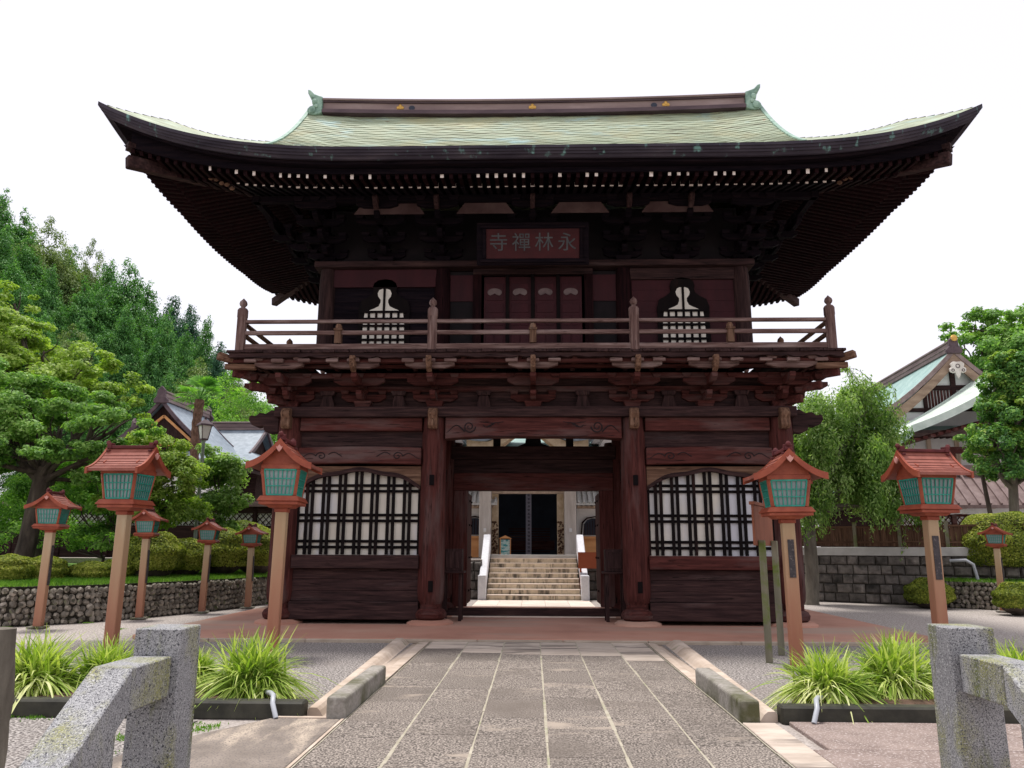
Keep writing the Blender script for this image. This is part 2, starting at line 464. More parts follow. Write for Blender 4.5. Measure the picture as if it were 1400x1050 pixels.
M['tile_grey'] = surf('silver_blue_roof', [(0.3, (0.17, 0.21, 0.25)), (0.6, (0.26, 0.31, 0.36)), (0.8, (0.36, 0.41, 0.46))], 3, (1, 1, 1), 6, 0.45, 0.15)
M['tile_teal'] = surf('teal_copper_roof', [(0.3, (0.20, 0.33, 0.31)), (0.6, (0.30, 0.44, 0.41)), (0.8, (0.44, 0.55, 0.48))], 2, (1, 1, 1), 6, 0.5, 0.15)
M['tile_pale'] = surf('pale_green_roof', [(0.3, (0.44, 0.52, 0.46)), (0.7, (0.62, 0.70, 0.63))], 2, (1, 1, 1), 6, 0.6, 0.15)
M['tile_brown'] = surf('brown_ribbed_roof', [(0.3, (0.15, 0.10, 0.095)), (0.7, (0.27, 0.20, 0.19))], 3, (1, 1, 1), 6, 0.6, 0.15)
M['plaster'] = surf('white_plaster', [(0.3, (0.72, 0.71, 0.71)), (0.7, (0.82, 0.81, 0.80))], 2, bump=0.05)
M['orange_wood'] = surf('orange_new_wood', [(0.3, (0.60, 0.25, 0.09)), (0.7, (0.78, 0.40, 0.17))], 3, (0.3, 1, 1), 6, 0.5, 0.1)
M['tan_wood'] = surf('tan_hall_timber', [(0.3, (0.36, 0.26, 0.19)), (0.7, (0.64, 0.50, 0.40))], 4, (1, 1, 0.2), 6, 0.7, 0.15)
M['grey_pillar'] = surf('weathered_pale_pillar', [(0.3, (0.42, 0.36, 0.32)), (0.7, (0.72, 0.66, 0.61))], 4, (1, 1, 0.15), 6, 0.7, 0.15)
M['paper_dim'] = surf('dulled_paper_panel', [(0.3, (0.62, 0.58, 0.51)), (0.7, (0.76, 0.72, 0.65))], 1.5, bump=0)
M['barge_brown'] = surf('weathered_brown_bargeboard', [(0.3, (0.18, 0.115, 0.08)), (0.7, (0.34, 0.24, 0.175))], 5, (1, .3, 1), 6, 0.7, 0.15)
M['cream_carving'] = surf('cream_carved_timber', [(0.3, (0.40, 0.29, 0.18)), (0.7, (0.62, 0.50, 0.36))], 5, (1, 1, 1), 6, 0.7, 0.2)
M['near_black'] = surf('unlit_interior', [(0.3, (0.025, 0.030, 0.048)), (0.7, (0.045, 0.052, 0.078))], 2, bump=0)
M['rust_plate'] = surf('rust_red_panel', [(0.3, (0.26, 0.06, 0.025)), (0.7, (0.34, 0.09, 0.04))], 2, bump=0.05)
M['steel'] = surf('galvanised_pole', [(0.3, (0.22, 0.25, 0.25)), (0.7, (0.34, 0.37, 0.37))], 6, rough=0.4, metal=0.3)
M['frosted'] = surf('frosted_lamp_glass', [(0.3, (0.66, 0.62, 0.60)), (0.7, (0.74, 0.70, 0.68))], 3, rough=0.2, bump=0)
M['grey_pipe'] = surf('grey_plastic_pipe', [(0.3, (0.34, 0.36, 0.39)), (0.7, (0.44, 0.46, 0.50))], 3, rough=0.35, bump=0)
M['teal_poster'] = surf('teal_poster', [(0.4, (0.05, 0.35, 0.35)), (0.55, (0.7, 0.78, 0.75)), (0.7, (0.10, 0.55, 0.45))], 7, (0.6, 1, 1.5), 3, 0.5, 0)
M['purple_banner'] = surf('pale_lilac_pillar', [(0.3, (0.36, 0.34, 0.42)), (0.7, (0.50, 0.48, 0.56))], 3)
M['ink'] = surf('ink_lettering', [(0.3, (0.10, 0.09, 0.12)), (0.7, (0.14, 0.12, 0.16))], 3, bump=0)
M['plaque_red'] = surf('plaque_red_field', [(0.3, (0.035, 0.006, 0.008)), (0.7, (0.06, 0.009, 0.011))], 3, bump=0.05)
M['plaque_letters'] = surf('greyed_gilt_lettering', [(0.3, (0.045, 0.05, 0.055)), (0.7, (0.10, 0.105, 0.11))], 6, bump=0.05)
M['fan_grey'] = surf('silver_grey_crest', [(0.3, (0.10, 0.07, 0.07)), (0.7, (0.17, 0.125, 0.12))], 6, bump=0.05)
M['carve_dark'] = surf('deep_cut_carving', [(0.3, (0.010, 0.006, 0.007)), (0.7, (0.02, 0.01, 0.012))], 6, bump=0)
M['kerb_tan'] = surf('tan_platform_kerb', [(0.3, (0.30, 0.24, 0.185)), (0.7, (0.44, 0.37, 0.30))], 3, (1, 1, 1), 6, 0.8, 0.2, island=0.08)
M['grass'] = surf('short_grass', [(0.3, (0.05, 0.11, 0.015)), (0.6, (0.11, 0.22, 0.03)), (0.8, (0.20, 0.34, 0.06))], 12, (1, 1, 1), 6, 0.9, 0.6, 0.04)
M['hill'] = surf('wooded_hillside_floor', [(0.3, (0.015, 0.03, 0.01)), (0.7, (0.04, 0.07, 0.02))], 0.6, rough=0.95)


def leafmat(name, cols, trans=0.35, rough=0.55):
    m, t, N, L = base_nt(name)
    out = N.new('ShaderNodeOutputMaterial')
    geo = N.new('ShaderNodeNewGeometry')
    tc = N.new('ShaderNodeTexCoord')
    nz = N.new('ShaderNodeTexNoise')
    nz.inputs['Scale'].default_value = 0.9
    nz.inputs['Detail'].default_value = 3
    L.new(tc.outputs['Object'], nz.inputs['Vector'])
    ma = N.new('ShaderNodeMath'); ma.operation = 'MULTIPLY_ADD'
    L.new(geo.outputs['Random Per Island'], ma.inputs[0]); ma.inputs[1].default_value = 0.55
    mb = N.new('ShaderNodeMath'); mb.operation = 'MULTIPLY_ADD'
    L.new(nz.outputs['Fac'], mb.inputs[0]); mb.inputs[1].default_value = 1.3; mb.inputs[2].default_value = -0.42
    L.new(mb.outputs[0], ma.inputs[2])
    k = len(cols)
    rp = ramp(N, [((i + 0.3) / (k - 0.4), c) for i, c in enumerate(cols)])
    L.new(ma.outputs[0], rp.inputs[0])
    bs = N.new('ShaderNodeBsdfPrincipled')
    bs.inputs['Roughness'].default_value = rough
    bs.inputs['Specular IOR Level'].default_value = 0.18
    L.new(rp.outputs[0], bs.inputs['Base Color'])
    tr = N.new('ShaderNodeBsdfTranslucent')
    g = N.new('ShaderNodeMixRGB'); g.blend_type = 'MULTIPLY'; g.inputs[0].default_value = 1
    L.new(rp.outputs[0], g.inputs[1]); g.inputs[2].default_value = (1.5, 1.7, 0.6, 1)
    L.new(g.outputs[0], tr.inputs['Color'])
    mx = N.new('ShaderNodeMixShader'); mx.inputs[0].default_value = trans
    L.new(bs.outputs[0], mx.inputs[1]); L.new(tr.outputs[0], mx.inputs[2])
    L.new(mx.outputs[0], out.inputs[0])
    return m


LF = {
    'maple': leafmat('maple_leaves', [(0.045, 0.11, 0.025), (0.115, 0.25, 0.05), (0.23, 0.40, 0.095), (0.38, 0.54, 0.20)], 0.36),
    'yellow': leafmat('lime_leaves', [(0.08, 0.15, 0.025), (0.18, 0.29, 0.045), (0.31, 0.42, 0.085), (0.45, 0.55, 0.18)], 0.36),
    'mid': leafmat('mid_green_leaves', [(0.05, 0.13, 0.03), (0.12, 0.27, 0.05), (0.23, 0.42, 0.09), (0.35, 0.55, 0.15)], 0.42),
    'weep': leafmat('weeping_leaves', [(0.055, 0.12, 0.03), (0.14, 0.26, 0.06), (0.27, 0.41, 0.125), (0.44, 0.56, 0.26)], 0.38),
    'dark': leafmat('glossy_dark_leaves', [(0.03, 0.09, 0.03), (0.07, 0.18, 0.045), (0.14, 0.30, 0.065), (0.32, 0.48, 0.10)], 0.28, 0.45),
    'cedar': leafmat('cedar_foliage', [(0.035, 0.10, 0.035), (0.07, 0.195, 0.055), (0.125, 0.30, 0.085), (0.23, 0.40, 0.14)], 0.3),
    'cedar_olive': leafmat('olive_foliage', [(0.07, 0.12, 0.045), (0.13, 0.20, 0.07), (0.21, 0.29, 0.10), (0.32, 0.38, 0.16)], 0.25),
    'fir': leafmat('blue_dark_foliage', [(0.02, 0.065, 0.045), (0.04, 0.11, 0.07), (0.07, 0.17, 0.10), (0.11, 0.23, 0.13)], 0.2),
    'azalea': leafmat('clipped_azalea_leaves', [(0.06, 0.09, 0.015), (0.15, 0.20, 0.03), (0.30, 0.34, 0.05), (0.48, 0.48, 0.11)], 0.3),
    'palm': leafmat('palm_fronds', [(0.052, 0.156, 0.026), (0.117, 0.286, 0.052), (0.221, 0.442, 0.078)], 0.3),
    'lily': leafmat('variegated_blades', [(0.09, 0.17, 0.02), (0.24, 0.36, 0.05), (0.48, 0.55, 0.16), (0.76, 0.76, 0.44)], 0.3),
    'grass': leafmat('grass_blades', [(0.05, 0.13, 0.015), (0.12, 0.26, 0.03), (0.22, 0.38, 0.07)], 0.3),
}


def post_material():
    m, t, N, L = base_nt('faded_lantern_post')
    out = N.new('ShaderNodeOutputMaterial'); bs = N.new('ShaderNodeBsdfPrincipled')
    L.new(bs.outputs[0], out.inputs[0])
    tc = N.new('ShaderNodeTexCoord'); oi = N.new('ShaderNodeObjectInfo')
    sx = N.new('ShaderNodeSeparateXYZ'); L.new(tc.outputs['Object'], sx.inputs[0])
    nz = N.new('ShaderNodeTexNoise'); nz.inputs['Scale'].default_value = 3.0; nz.inputs['Detail'].default_value = 6
    mp = N.new('ShaderNodeMapping'); mp.inputs['Scale'].default_value = (3, 3, .5)
    L.new(tc.outputs['Object'], mp.inputs[0]); L.new(mp.outputs[0], nz.inputs['Vector'])
    a = N.new('ShaderNodeMath'); a.operation = 'MULTIPLY_ADD'; a.inputs[1].default_value = .45
    L.new(sx.outputs['Z'], a.inputs[0])
    b = N.new('ShaderNodeMath'); b.operation = 'MULTIPLY_ADD'; b.inputs[1].default_value = .5; b.inputs[2].default_value = -.32
    L.new(nz.outputs['Fac'], b.inputs[0]); L.new(b.outputs[0], a.inputs[2])
    c = N.new('ShaderNodeMath'); c.operation = 'MULTIPLY_ADD'; c.inputs[1].default_value = .22
    L.new(oi.outputs['Random'], c.inputs[0]); L.new(a.outputs[0], c.inputs[2])
    rp = ramp(N, [(.10, (.33, .13, .075)), (.38, (.38, .19, .11)), (.75, (.41, .27, .155)), (.95, (.46, .35, .22))])
    L.new(c.outputs[0], rp.inputs[0]); L.new(rp.outputs[0], bs.inputs['Base Color'])
    bs.inputs['Roughness'].default_value = .65
    return m


M['post'] = post_material()

# ================================================================== THE GATE
GY = 19.0
gate = thing('temple_gate', 'large two-storey red timber temple gate with green copper roof and balcony across the paved path', 'gate', (0, GY, 0))
PX, PXI, PY0, PY2 = 5.42, 2.19, 16.95, 21.05
FR = {'front': Matrix.Translation((0, PY0, 0)),
      'back': Matrix.Translation((0, PY2, 0)) @ Matrix.Rotation(PI, 4, 'Z'),
      'left': Matrix.Translation((-PX, GY, 0)) @ Matrix.Rotation(-PI / 2, 4, 'Z'),
      'right': Matrix.Translation((PX, GY, 0)) @ Matrix.Rotation(PI / 2, 4, 'Z')}


def G(name, mb, mats, parent=None, **k):
    return mb.build(name, mats, parent or gate, world=True, **k)


# pillars, each with its red bulbous foot and stone disc
for ix, x in enumerate((-PX, -PXI, PXI, PX)):
    for iy, y in enumerate((PY0, GY, PY2)):
        if iy == 1 and abs(x) > 4: pass
        m = MB()
        m.lathe(x, y, [(.235, .47), (.275, .56), (.29, .72), (.285, 2.2), (.265, 4.0), (.25, 4.44)], 28)
        p = G('pillar', m, W['red_z'], smooth=True)
        m = MB()
        m.lathe(x, y, [(.27, .14), (.335, .19), (.35, .27), (.31, .34), (.24, .38), (.24, .47)], 28)
        G('pillar_foot', m, M['lamp_dark'] if False else W['red_x'], p, smooth=True)
        m = MB()
        m.lathe(x, y, [(.50, .05), (.49, .10), (.40, .145), (.2, .15)], 28)
        G('foot_stone', m, M['platform'], p, smooth=True)
        if iy == 0:                      # carved light nose on the pillar head, and wedges
            m = MB()
            m.prism([(y - .42, 4.62), (y - .50, 4.50), (y - .44, 4.38), (y - .47, 4.24), (y - .40, 4.17), (y - .2, 4.17), (y - .2, 4.64)], x - .10, x + .10, 'x')
            G('beam_nose', m, W['brown_z'], p, bevel=.02)
            m = MB()
            for z0, z1 in ((2.95, 3.17), (.72, .95)):
                if abs(x) < 4: m.box(x - .05 + (.03 if z0 < 1 else 0), x + .05 + (.03 if z0 < 1 else 0), y - .315, y - .2, z0, z1)
            if abs(x) < 4: G('wedge', m, M['lattice_black'], p)

# lower storey beams
m = MB()
m.box(-5.72, 5.72, 16.64, 17.24, 4.445, 4.67)
G('tie_plank', m, W['dark_x'], bevel=.01)
m = MB(); m.box(-5.72, 5.72, 20.76, 21.36, 4.75, 4.9); G('tie_plank', m, W['dark_x'])
for sx in (-1, 1):
    m = MB(); m.box(sx * 5.42 - .29, sx * 5.42 + .29, 17.243, 20.75, 4.445, 4.67); G('tie_plank', m, W['dark_y'])
    # front side bay: red beam, dark panel, carved rainbow beam
    a, b = (-5.16, -2.45) if sx < 0 else (2.45, 5.16)
    m = MB(); m.box(a, b, 16.78, 17.1, 4.15, 4.442); G('beam', m, W['red_x'], bevel=.012)
    m = MB(); m.box(a, b, 16.92, 17.0, 3.8, 4.148); G('infill_panel', m, W['dark_x'])
    cb = MB()
    n = 14
    lo = [(a + (b - a) * i / n, 3.40 + .035 * math.sin(PI * i / n)) for i in range(n + 1)]
    hi = [(a + (b - a) * i / n, 3.77 + .03 * math.sin(PI * i / n)) for i in range(n + 1)]
    cb.strip(lo, hi, 16.74, 17.06)
    cbo = G('carved_beam', cb, W['red_x'], bevel=.015)
    sp = MB()
    for e in (-1, 1):
        cx = (a + b) / 2 + e * .84
        pts = []
        for k in range(26):
            t = k / 25 * 2.6 * PI
            r = .115 * (1 - k / 30)
            pts.append((cx + e * r * math.cos(t), 16.735, 3.585 + r * .8 * math.sin(t)))
        sp.tube(pts, .011, 5)
        pts = [(cx + e * (.11 + .42 * k / 12), 16.735, 3.585 + .06 * math.sin(k / 12 * PI * 1.6)) for k in range(13)]
        sp.tube(pts, [.012 - .0006 * k for k in range(13)], 5)
        pts = [(cx - e * (.16 + .3 * k / 8), 16.735, 3.62 + .05 * math.sin(k / 8 * PI * 1.3)) for k in range(9)]
        sp.tube(pts, .010, 5)
        G('beam_carving', sp, M['carve_dark'], cbo)
        sp = MB()
    # lattice window with arched head
    x0, x1 = a + .01, b - .01
    cx, hw = (x0 + x1) / 2, (x1 - x0) / 2
    m = MB(); m.box(x0, x1, 16.99, 17.03, 1.45, 3.36)
    win = G('lattice_window', m, M['paper_cream'])

    def arch(u):      # height of the arched head at u in [-1,1]
        t = abs(u)
        return 3.32 - .36 * t ** 2.2 - .025 * (1 - math.cos(t * 9)) * (t > .05)
    n = 36
    us = [-1 + 2 * i / n for i in range(n + 1)]
    m = MB()
    m.strip([(cx + hw * u, arch(u)) for u in us], [(cx + hw * u, 3.375) for u in us], 16.86, 16.985)
    ab = G('arched_board', m, W['brown_x'], win)
    m = MB()
    m.strip([(cx + hw * u, arch(u) - .055) for u in us], [(cx + hw * u, arch(u)) for u in us], 16.82, 16.97)
    m.strip([(cx + hw * u, arch(u) + .004) for u in us], [(cx + hw * u, arch(u) + .035) for u in us], 16.835, 16.858)
    G('arch_moulding', m, W['dark_x'], win)
    m = MB()
    k = 0
    step = .356
    u0 = cx - hw + .26 if sx < 0 else cx - hw + .24
    while u0 + k * step < x1 - .05:
        for dx in (-.058, .058):
            xx = u0 + k * step + dx
            if x0 + .03 < xx < x1 - .03:
                top = arch((xx - cx) / hw) - .02
                m.box(xx - .034, xx + .034, 16.895, 16.94, 1.48, top)
        k += 1
    for xx in (x0 + .025, x1 - .025):
        m.box(xx - .025, xx + .025, 16.893, 16.942, 1.48, 3.0)
    G('vertical_bars', m, M['lattice_black'], win, bevel=.005)
    m = MB()
    for zc in (2.90, 2.26, 1.70):
        for dz in (-.062, .062):
            m.box(x0, x1, 16.943, 16.975, zc + dz - .03, zc + dz + .03)
    G('horizontal_bars', m, M['lattice_black'], win, bevel=.005)
    m = MB(); m.box(x0 - .02, x1 + .02, 16.72, 17.06, 1.19, 1.475)
    G('window_sill', m, W['red_x' if sx > 0 else 'dark_x'], win, bevel=.015)
    # plank wall below
    m = MB()
    zz = [.52, .74, .975, 1.188]
    for i in range(3): m.box(a - .02, b + .02, 16.86 + .004 * (i % 2), 16.93, zz[i], zz[i + 1] - .006)
    G('plank_wall', m, W['dark_x'], bevel=.006)
    m = MB(); m.box(a - .02, b + .02, 16.76, 16.9, .15, .515); G('base_board', m, W['dark_x'], bevel=.012)
    # side wall, back wall and passage wall of this bay
    m = MB()
    X = sx * 5.42
    for y0, y1 in ((17.2, 18.75), (19.25, 20.8)):
        for i in range(12): m.box(X - .04, X + .04, y0, y1, .15 + i * .34, .485 + i * .34)
    G('side_wall', m, W['dark_y'])
    m = MB()
    for i in range(12): m.box(a, b, 20.99, 21.07, .15 + i * .34, .485 + i * .34)
    G('back_wall', m, W['dark_x'])
    m = MB()
    X = sx * 2.19
    for y0, y1 in ((17.2, 18.75), (19.25, 20.8)):
        for i in range(7): m.box(X - .035, X + .035, y0 + (y1 - y0) * i / 7, y0 + (y1 - y0) * (i + 1) / 7 - .006, .15, 4.44)
    G('passage_wall', m, W['red_z'])
    for z0, z1 in ((1.15, 1.4), (3.2, 3.5)):
        m = MB(); m.box(X - .09, X + .09, 17.18, 18.8, z0, z1); m.box(X - .09, X + .09, 19.2, 20.8, z0, z1)
        G('passage_beam', m, W['dark_y'])
    # door jamb and open door leaf
    m = MB(); m.box(sx * 1.76 - .17, sx * 1.76 + .17, 18.86, 19.1, .28, 3.0); G('door_jamb', m, W['red_z'], bevel=.01)
    m = MB(); m.box(min(sx * 1.935, sx * 2.1), max(sx * 1.935, sx * 2.1), 18.9, 19.06, .28, 3.0); G('jamb_panel', m, W['dark_z'])
    m = MB(); m.box(sx * 1.66 - .035, sx * 1.66 + .035, 19.14, 20.55, .3, 2.98)
    dl = G('door_leaf', m, W['red_z'])
    m = MB()
    for y0 in (19.2, 19.8, 20.4):
        for z0 in (.6, 1.4, 2.2, 2.8): m.ball((sx * 1.62, y0, z0), .03, n=6)
    G('door_studs', m, M['lattice_black'], dl)
    # curled nose at the outer corner
    m = MB()
    pr = [(5.66, 4.62), (5.66, 4.12), (5.86, 4.10), (6.0, 4.17), (6.02, 4.27), (6.14, 4.24), (6.28, 4.30), (6.36, 4.42), (6.33, 4.52), (6.2, 4.50), (6.12, 4.58), (5.98, 4.55), (5.86, 4.63)]
    if sx > 0: m.prism(pr[::-1], 16.85, 17.05)
    else: m.prism([(-u, v) for u, v in pr], 16.85, 17.05)
    G('corner_nose', m, W['dark_x'], bevel=.02)

# central carved beam over the way through
n = 20
m = MB()
a, b = -1.93, 1.93
lo = [(a + (b - a) * i / n, 3.965 + .05 * (1 - abs(2 * i / n - 1) ** 4)) for i in range(n + 1)]
hi = [(a + (b - a) * i / n, 4.441) for i in range(n + 1)]
m.strip(lo, hi, 16.72, 17.1)
cbo = G('carved_beam', m, W['red_x'], bevel=.012)
m = MB()
for e in (-1, 1):
    cx = e * 1.40
    pts = []
    for k in range(34):
        t = k / 33 * 3.2 * PI
        r = .135 * (1 - k / 42)
        pts.append((cx - e * r * math.cos(t), 16.712, 4.23 - r * math.sin(t)))
    m.tube(pts, [.016 - .0002 * k for k in range(34)], 5)
    pts = [(cx + e * (.10 + .40 * k / 12), 16.712, 4.17 + .09 * math.sin(k / 12 * PI * 1.5 - .6)) for k in range(13)]
    m.tube(pts, [.017 - .001 * k for k in range(13)], 5)
    for q in range(4):
        pts = [(cx - e * (.30 + .07 * q + .14 * k / 6), 16.712, 4.27 - .05 * math.sin(k / 6 * PI + q)) for k in range(7)]
        m.tube(pts, [.011 - .001 * k for k in range(7)], 5)
    pts = [(cx - e * (.25 + .5 * k / 8), 16.712, 4.34 - .03 * math.sin(k / 8 * PI)) for k in range(9)]
    m.tube(pts, .007, 5)
    pts = [(cx - e * (.2 + .9 * k / 8), 16.712, 4.03 - .012 * math.sin(k / 8 * PI)) for k in range(9)]
    m.tube(pts, .006, 5)
    G('beam_carving', m, M['carve_dark'], cbo)
    m = MB()
# middle row: big dark lintel, threshold, struts
m = MB(); m.box(-1.935, 1.935, 18.84, 19.16, 3.0, 3.42); G('door_lintel', m, W['red_x'], bevel=.01)
m = MB(); m.box(-1.94, 1.94, 18.88, 19.12, 3.425, 3.75); G('lintel_board', m, W['dark_x'])
m = MB(); m.box(-2.0, 2.0, 18.78, 19.2, 3.755, 4.07); G('upper_lintel', m, W['dark_x'], bevel=.01)
m = MB()
for e in (-1, 1): m.box(e * .9 - .09, e * .9 + .09, 18.95, 19.1, 4.075, 4.5)
m.prism([(-.42, 4.075), (.42, 4.075), (.20, 4.17), (.15, 4.5), (-.15, 4.5), (-.20, 4.17)], 18.95, 19.1)
G('strut', m, M['inner_dark'])
m = MB()
m.box(-2.0, 1.98, 18.68, 18.88, .09, .255)
G('threshold', m, W['dark_x'], bevel=.01)
m = MB(); m.box(-1.9, 1.9, 18.60, 18.672, .06, .085); G('threshold_sill', m, M['path_pink'])
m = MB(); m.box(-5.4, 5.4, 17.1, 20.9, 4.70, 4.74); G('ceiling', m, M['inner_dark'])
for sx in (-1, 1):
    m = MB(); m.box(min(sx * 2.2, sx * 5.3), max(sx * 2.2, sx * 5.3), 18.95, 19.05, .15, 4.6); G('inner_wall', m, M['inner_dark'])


# ---------------- bracket clusters under the balcony and under the eaves
def bracket(Mx, u, zb, steps, dz, reach, mats, armlen=.5, tip=True, bevel=.008):
    """stepped bracket cluster at u on the face whose frame is Mx: block, arms, cross arms, bearing blocks"""
    b = MB(); b.M = Mx
    wm, lm, blk = mats
    b.box(u - .15, u + .15, -.15, .15, zb, zb + dz * .55, 0, top=(.05, .05))
    z = zb + dz * .55
    for s_ in range(steps):
        w0 = -reach * s_ / steps
        w1 = -reach * (s_ + 1) / steps
        # outward arm
        hh = dz * .62
        b.prism([(w1 - .06, z + hh), (w1 - .06, z + hh * .45), (w1 + .08, z), (.1, z), (.1, z + hh)], u - .06, u + .06, 'x')
        # cross arm with curved underside
        al = armlen * (1 + .12 * s_)
        b.prism([(u - al, z + hh), (u - al, z + hh * .5), (u - al * .7, z), (u + al * .7, z), (u + al, z + hh * .5), (u + al, z + hh)], w0 - .055, w0 + .055)
        for du in (-al + .08, 0, al - .08):
            b.box(u + du - .07, u + du + .07, w0 - .09, w0 + .09, z + hh, z + dz * .95, 0, top=(.035, .02))
        z += dz
    o = G('bracket_cluster', b, wm, bevel=bevel)
    t = MB(); t.M = Mx
    w1 = -reach
    hh = dz * .55
    al = armlen * 1.05
    t.prism([(u - al, z + hh), (u - al, z + hh * .35), (u - al * .6, z - .01), (u + al * .6, z - .01), (u + al, z + hh * .35), (u + al, z + hh)], w1 - .06, w1 + .06)
    G('cross_arm', t, lm, o, bevel=.012)
    for du in (-al + .1, 0, al - .1):
        t = MB(); t.M = Mx
        t.box(u + du - .085, u + du + .085, w1 - .11, w1 + .11, z + hh + .003, z + hh + dz * .45, 0, top=(.045, .02))
        G('bearing_block', t, blk, o, bevel=.01)
    if tip:
        t = MB(); t.M = Mx
        t.prism([(w1 - .28, z + hh * 1.5), (w1 - .32, z + hh), (w1 - .24, z - hh * .2), (w1 - .10, z - hh * .7), (w1 - .063, z - hh * .7), (w1 - .063, z + hh * 1.5)], u - .055, u + .055, 'x')
        G('bracket_nose', t, W['brown_y'] if zb < 8 else W['dark_y'], o, bevel=.015)
    return o


low = (W['red_x'], W['grey_x'], W['grey_x'])
lows = (W['red_y'], W['grey_y'], W['grey_y'])
for u in (-3.8, -PXI, 0, PXI, 3.8):
    bracket(FR['front'], u, 4.672, 2, .27, 1.05, low)
for u in (-PX, PX):
    bracket(FR['front'], u, 4.672, 2, .27, 1.05, low, tip=False)
for f in ('left', 'right'):
    for u in (-2.05, 0, 2.05): bracket(FR[f], u, 4.672, 2, .27, 1.05, lows, tip=(u == 0))
for u in (-PX, -3.8, -PXI, 0, PXI, 3.8, PX): bracket(FR['back'], u, 4.92, 2, .2, 1.05, low, tip=False)
# diagonal corner bracket arms
for sx in (-1, 1):
    for sy, py in ((-1, PY0), (1, PY2)):
        m = MB()
        for z0, l in ((4.80, .40), (5.03, .72), (5.26, 1.0)):
            m.bar((sx * (PX - .1), py - sy * .1, z0), (sx * (PX + l), py + sy * l, z0 + .02), .13, .17)
        for z0, l in ((4.93, .36), (5.17, .68)):
            m.box(sx * (PX + l) - .1, sx * (PX + l) + .1, py + sy * l - .1, py + sy * l + .1, z0, z0 + .13, 0, top=(.03, .03))
        o = G('corner_bracket', m, W['red_x'], bevel=.01)
        # nose of the corner timbers reaching past the balcony
        m = MB()
        m.bar((sx * (PX + .8), py + sy * .85, 5.50), (sx * (PX + 1.26), py + sy * 1.25, 5.60), .16, .15)
        m.bar((sx * (PX + .5), py + sy * 1.05, 5.39), (sx * (PX + 1.16), py + sy * 1.05, 5.40), .12, .12)
        G('corner_timber', m, W['brown_x'], o, bevel=.015)
# struts between the clusters, continuous beams behind
for u in (-4.6, -3.0, -1.1, 1.1, 3.0, 4.6):
    m = MB(); m.M = FR['front']
    m.prism([(u - .17, 4.672), (u + .17, 4.672), (u + .10, 4.95), (u - .10, 4.95)], -.12, .0)
    m.box(u - .14, u + .14, -.15, .05, 4.953, 5.05, 0, top=(.03, .02))
    G('flared_strut', m, W['dark_z'], bevel=.008)
for f, hl, ax in (('front', PX, 'x'), ('back', PX, 'x'), ('left', 2.0, 'y'), ('right', 2.0, 'y')):
    m = MB(); m.M = FR[f]
    m.box(-hl, hl, .03, .10, 4.68, 5.5)
    G('bracket_backing', m, W['dark_' + ax])
    m = MB(); m.M = FR[f]
    m.box(-hl, hl, -.05, .02, 5.052, 5.17)
    m.box(-hl - .5, hl + .5, -.58, -.48, 5.25, 5.36)
    G('wall_purlin', m, W['red_' + ax])
    m = MB(); m.M = FR[f]
    m.box(-hl - 1.1, hl + 1.1, -1.12, -.98, 5.475, 5.54)
    m.box(-hl - .6, hl + .6, -.60, -.50, 5.475, 5.54)
    G('balcony_purlin', m, W['red_' + ax])

# balcony: boards with a worn edge, joists, railing
BX, BY0, BY1 = 6.5, 15.66, 22.34
rnd = random.Random(5)
m = MB()
x = -BX
while x < BX:
    w = rnd.uniform(.2, .32)
    x2 = min(x + w, BX)
    d = rnd.uniform(-.03, .03)
    m.box(x, x2 - .008, BY0 + d, 17.30, 5.655 + rnd.uniform(-.008, .01), 5.715)
    m.box(x, x2 - .008, 20.72, BY1 + d, 5.655, 5.715)
    x = x2
y = 17.31
while y < 20.70:
    y2 = min(y + .27, 20.71)
    for s_ in (-1, 1): m.box(min(s_ * 5.1, s_ * BX), max(s_ * 5.1, s_ * BX), y, y2 - .008, 5.655, 5.715)
    y = y2
G('balcony_floor', m, W['dark_y'], bevel=.004)
m = MB()
for y0 in (BY0 + .05, BY1 - .17):
    n = 90
    ys = 1 if y0 < 18 else -1
    lo = [(-BX + .05 + (2 * BX - .1) * i / n, 5.545 + rnd.choice((0, 0, .01, .03)) + rnd.uniform(-.006, .012)) for i in range(n + 1)]
    hi = [(p[0], 5.652) for p in lo]
    m.strip(lo, hi, y0, y0 + .12)
G('balcony_edge', m, W['dark_x'])
m = MB()
for s_ in (-1, 1): m.box(s_ * (BX - .12) - .06, s_ * (BX - .12) + .06, BY0 + .18, BY1 - .18, 5.545, 5.652)
G('balcony_edge', m, W['dark_y'])
m = MB()
for i in range(22):
    xx = -6.2 + i * 12.4 / 21
    m.box(xx - .05, xx + .05, 15.85, 17.0, 5.547, 5.652)
G('joists', m, W['red_y'])

# light eroded timber ends under the balcony edge (three per cluster, seen as pale blocks)
for u in (-6.0, -5.42, -4.85, -3.8, -PXI, 0, PXI, 3.8, 4.85, 5.42, 6.0):
    for du in ((-.45, 0, .45) if abs(u) < 4.5 else (0,)):
        m = MB(); m.box(u + du - .13, u + du + .13, 15.72, 15.79, 5.46, 5.535)
        G('worn_timber_end', m, W['grey_x'], bevel=.012)


def rail_post(x, y, tall):
    m = MB()
    if tall:
        m.lathe(x, y, [(.105, 5.70), (.105, 6.45), (.112, 6.46), (.112, 6.62), (.085, 6.66), (.05, 6.67), (.045, 6.70), (.075, 6.73), (.085, 6.77), (.07, 6.82), (.03, 6.86), (.005, 6.89)], 14)
    else:
        m.box(x - .07, x + .07, y - .07, y + .07, 5.87, 6.15)
        m.box(x - .09, x + .09, y - .09, y + .09, 6.15, 6.19)
        m.lathe(x, y, [(.07, 6.19), (.075, 6.24), (.05, 6.30)], 10)
    return m


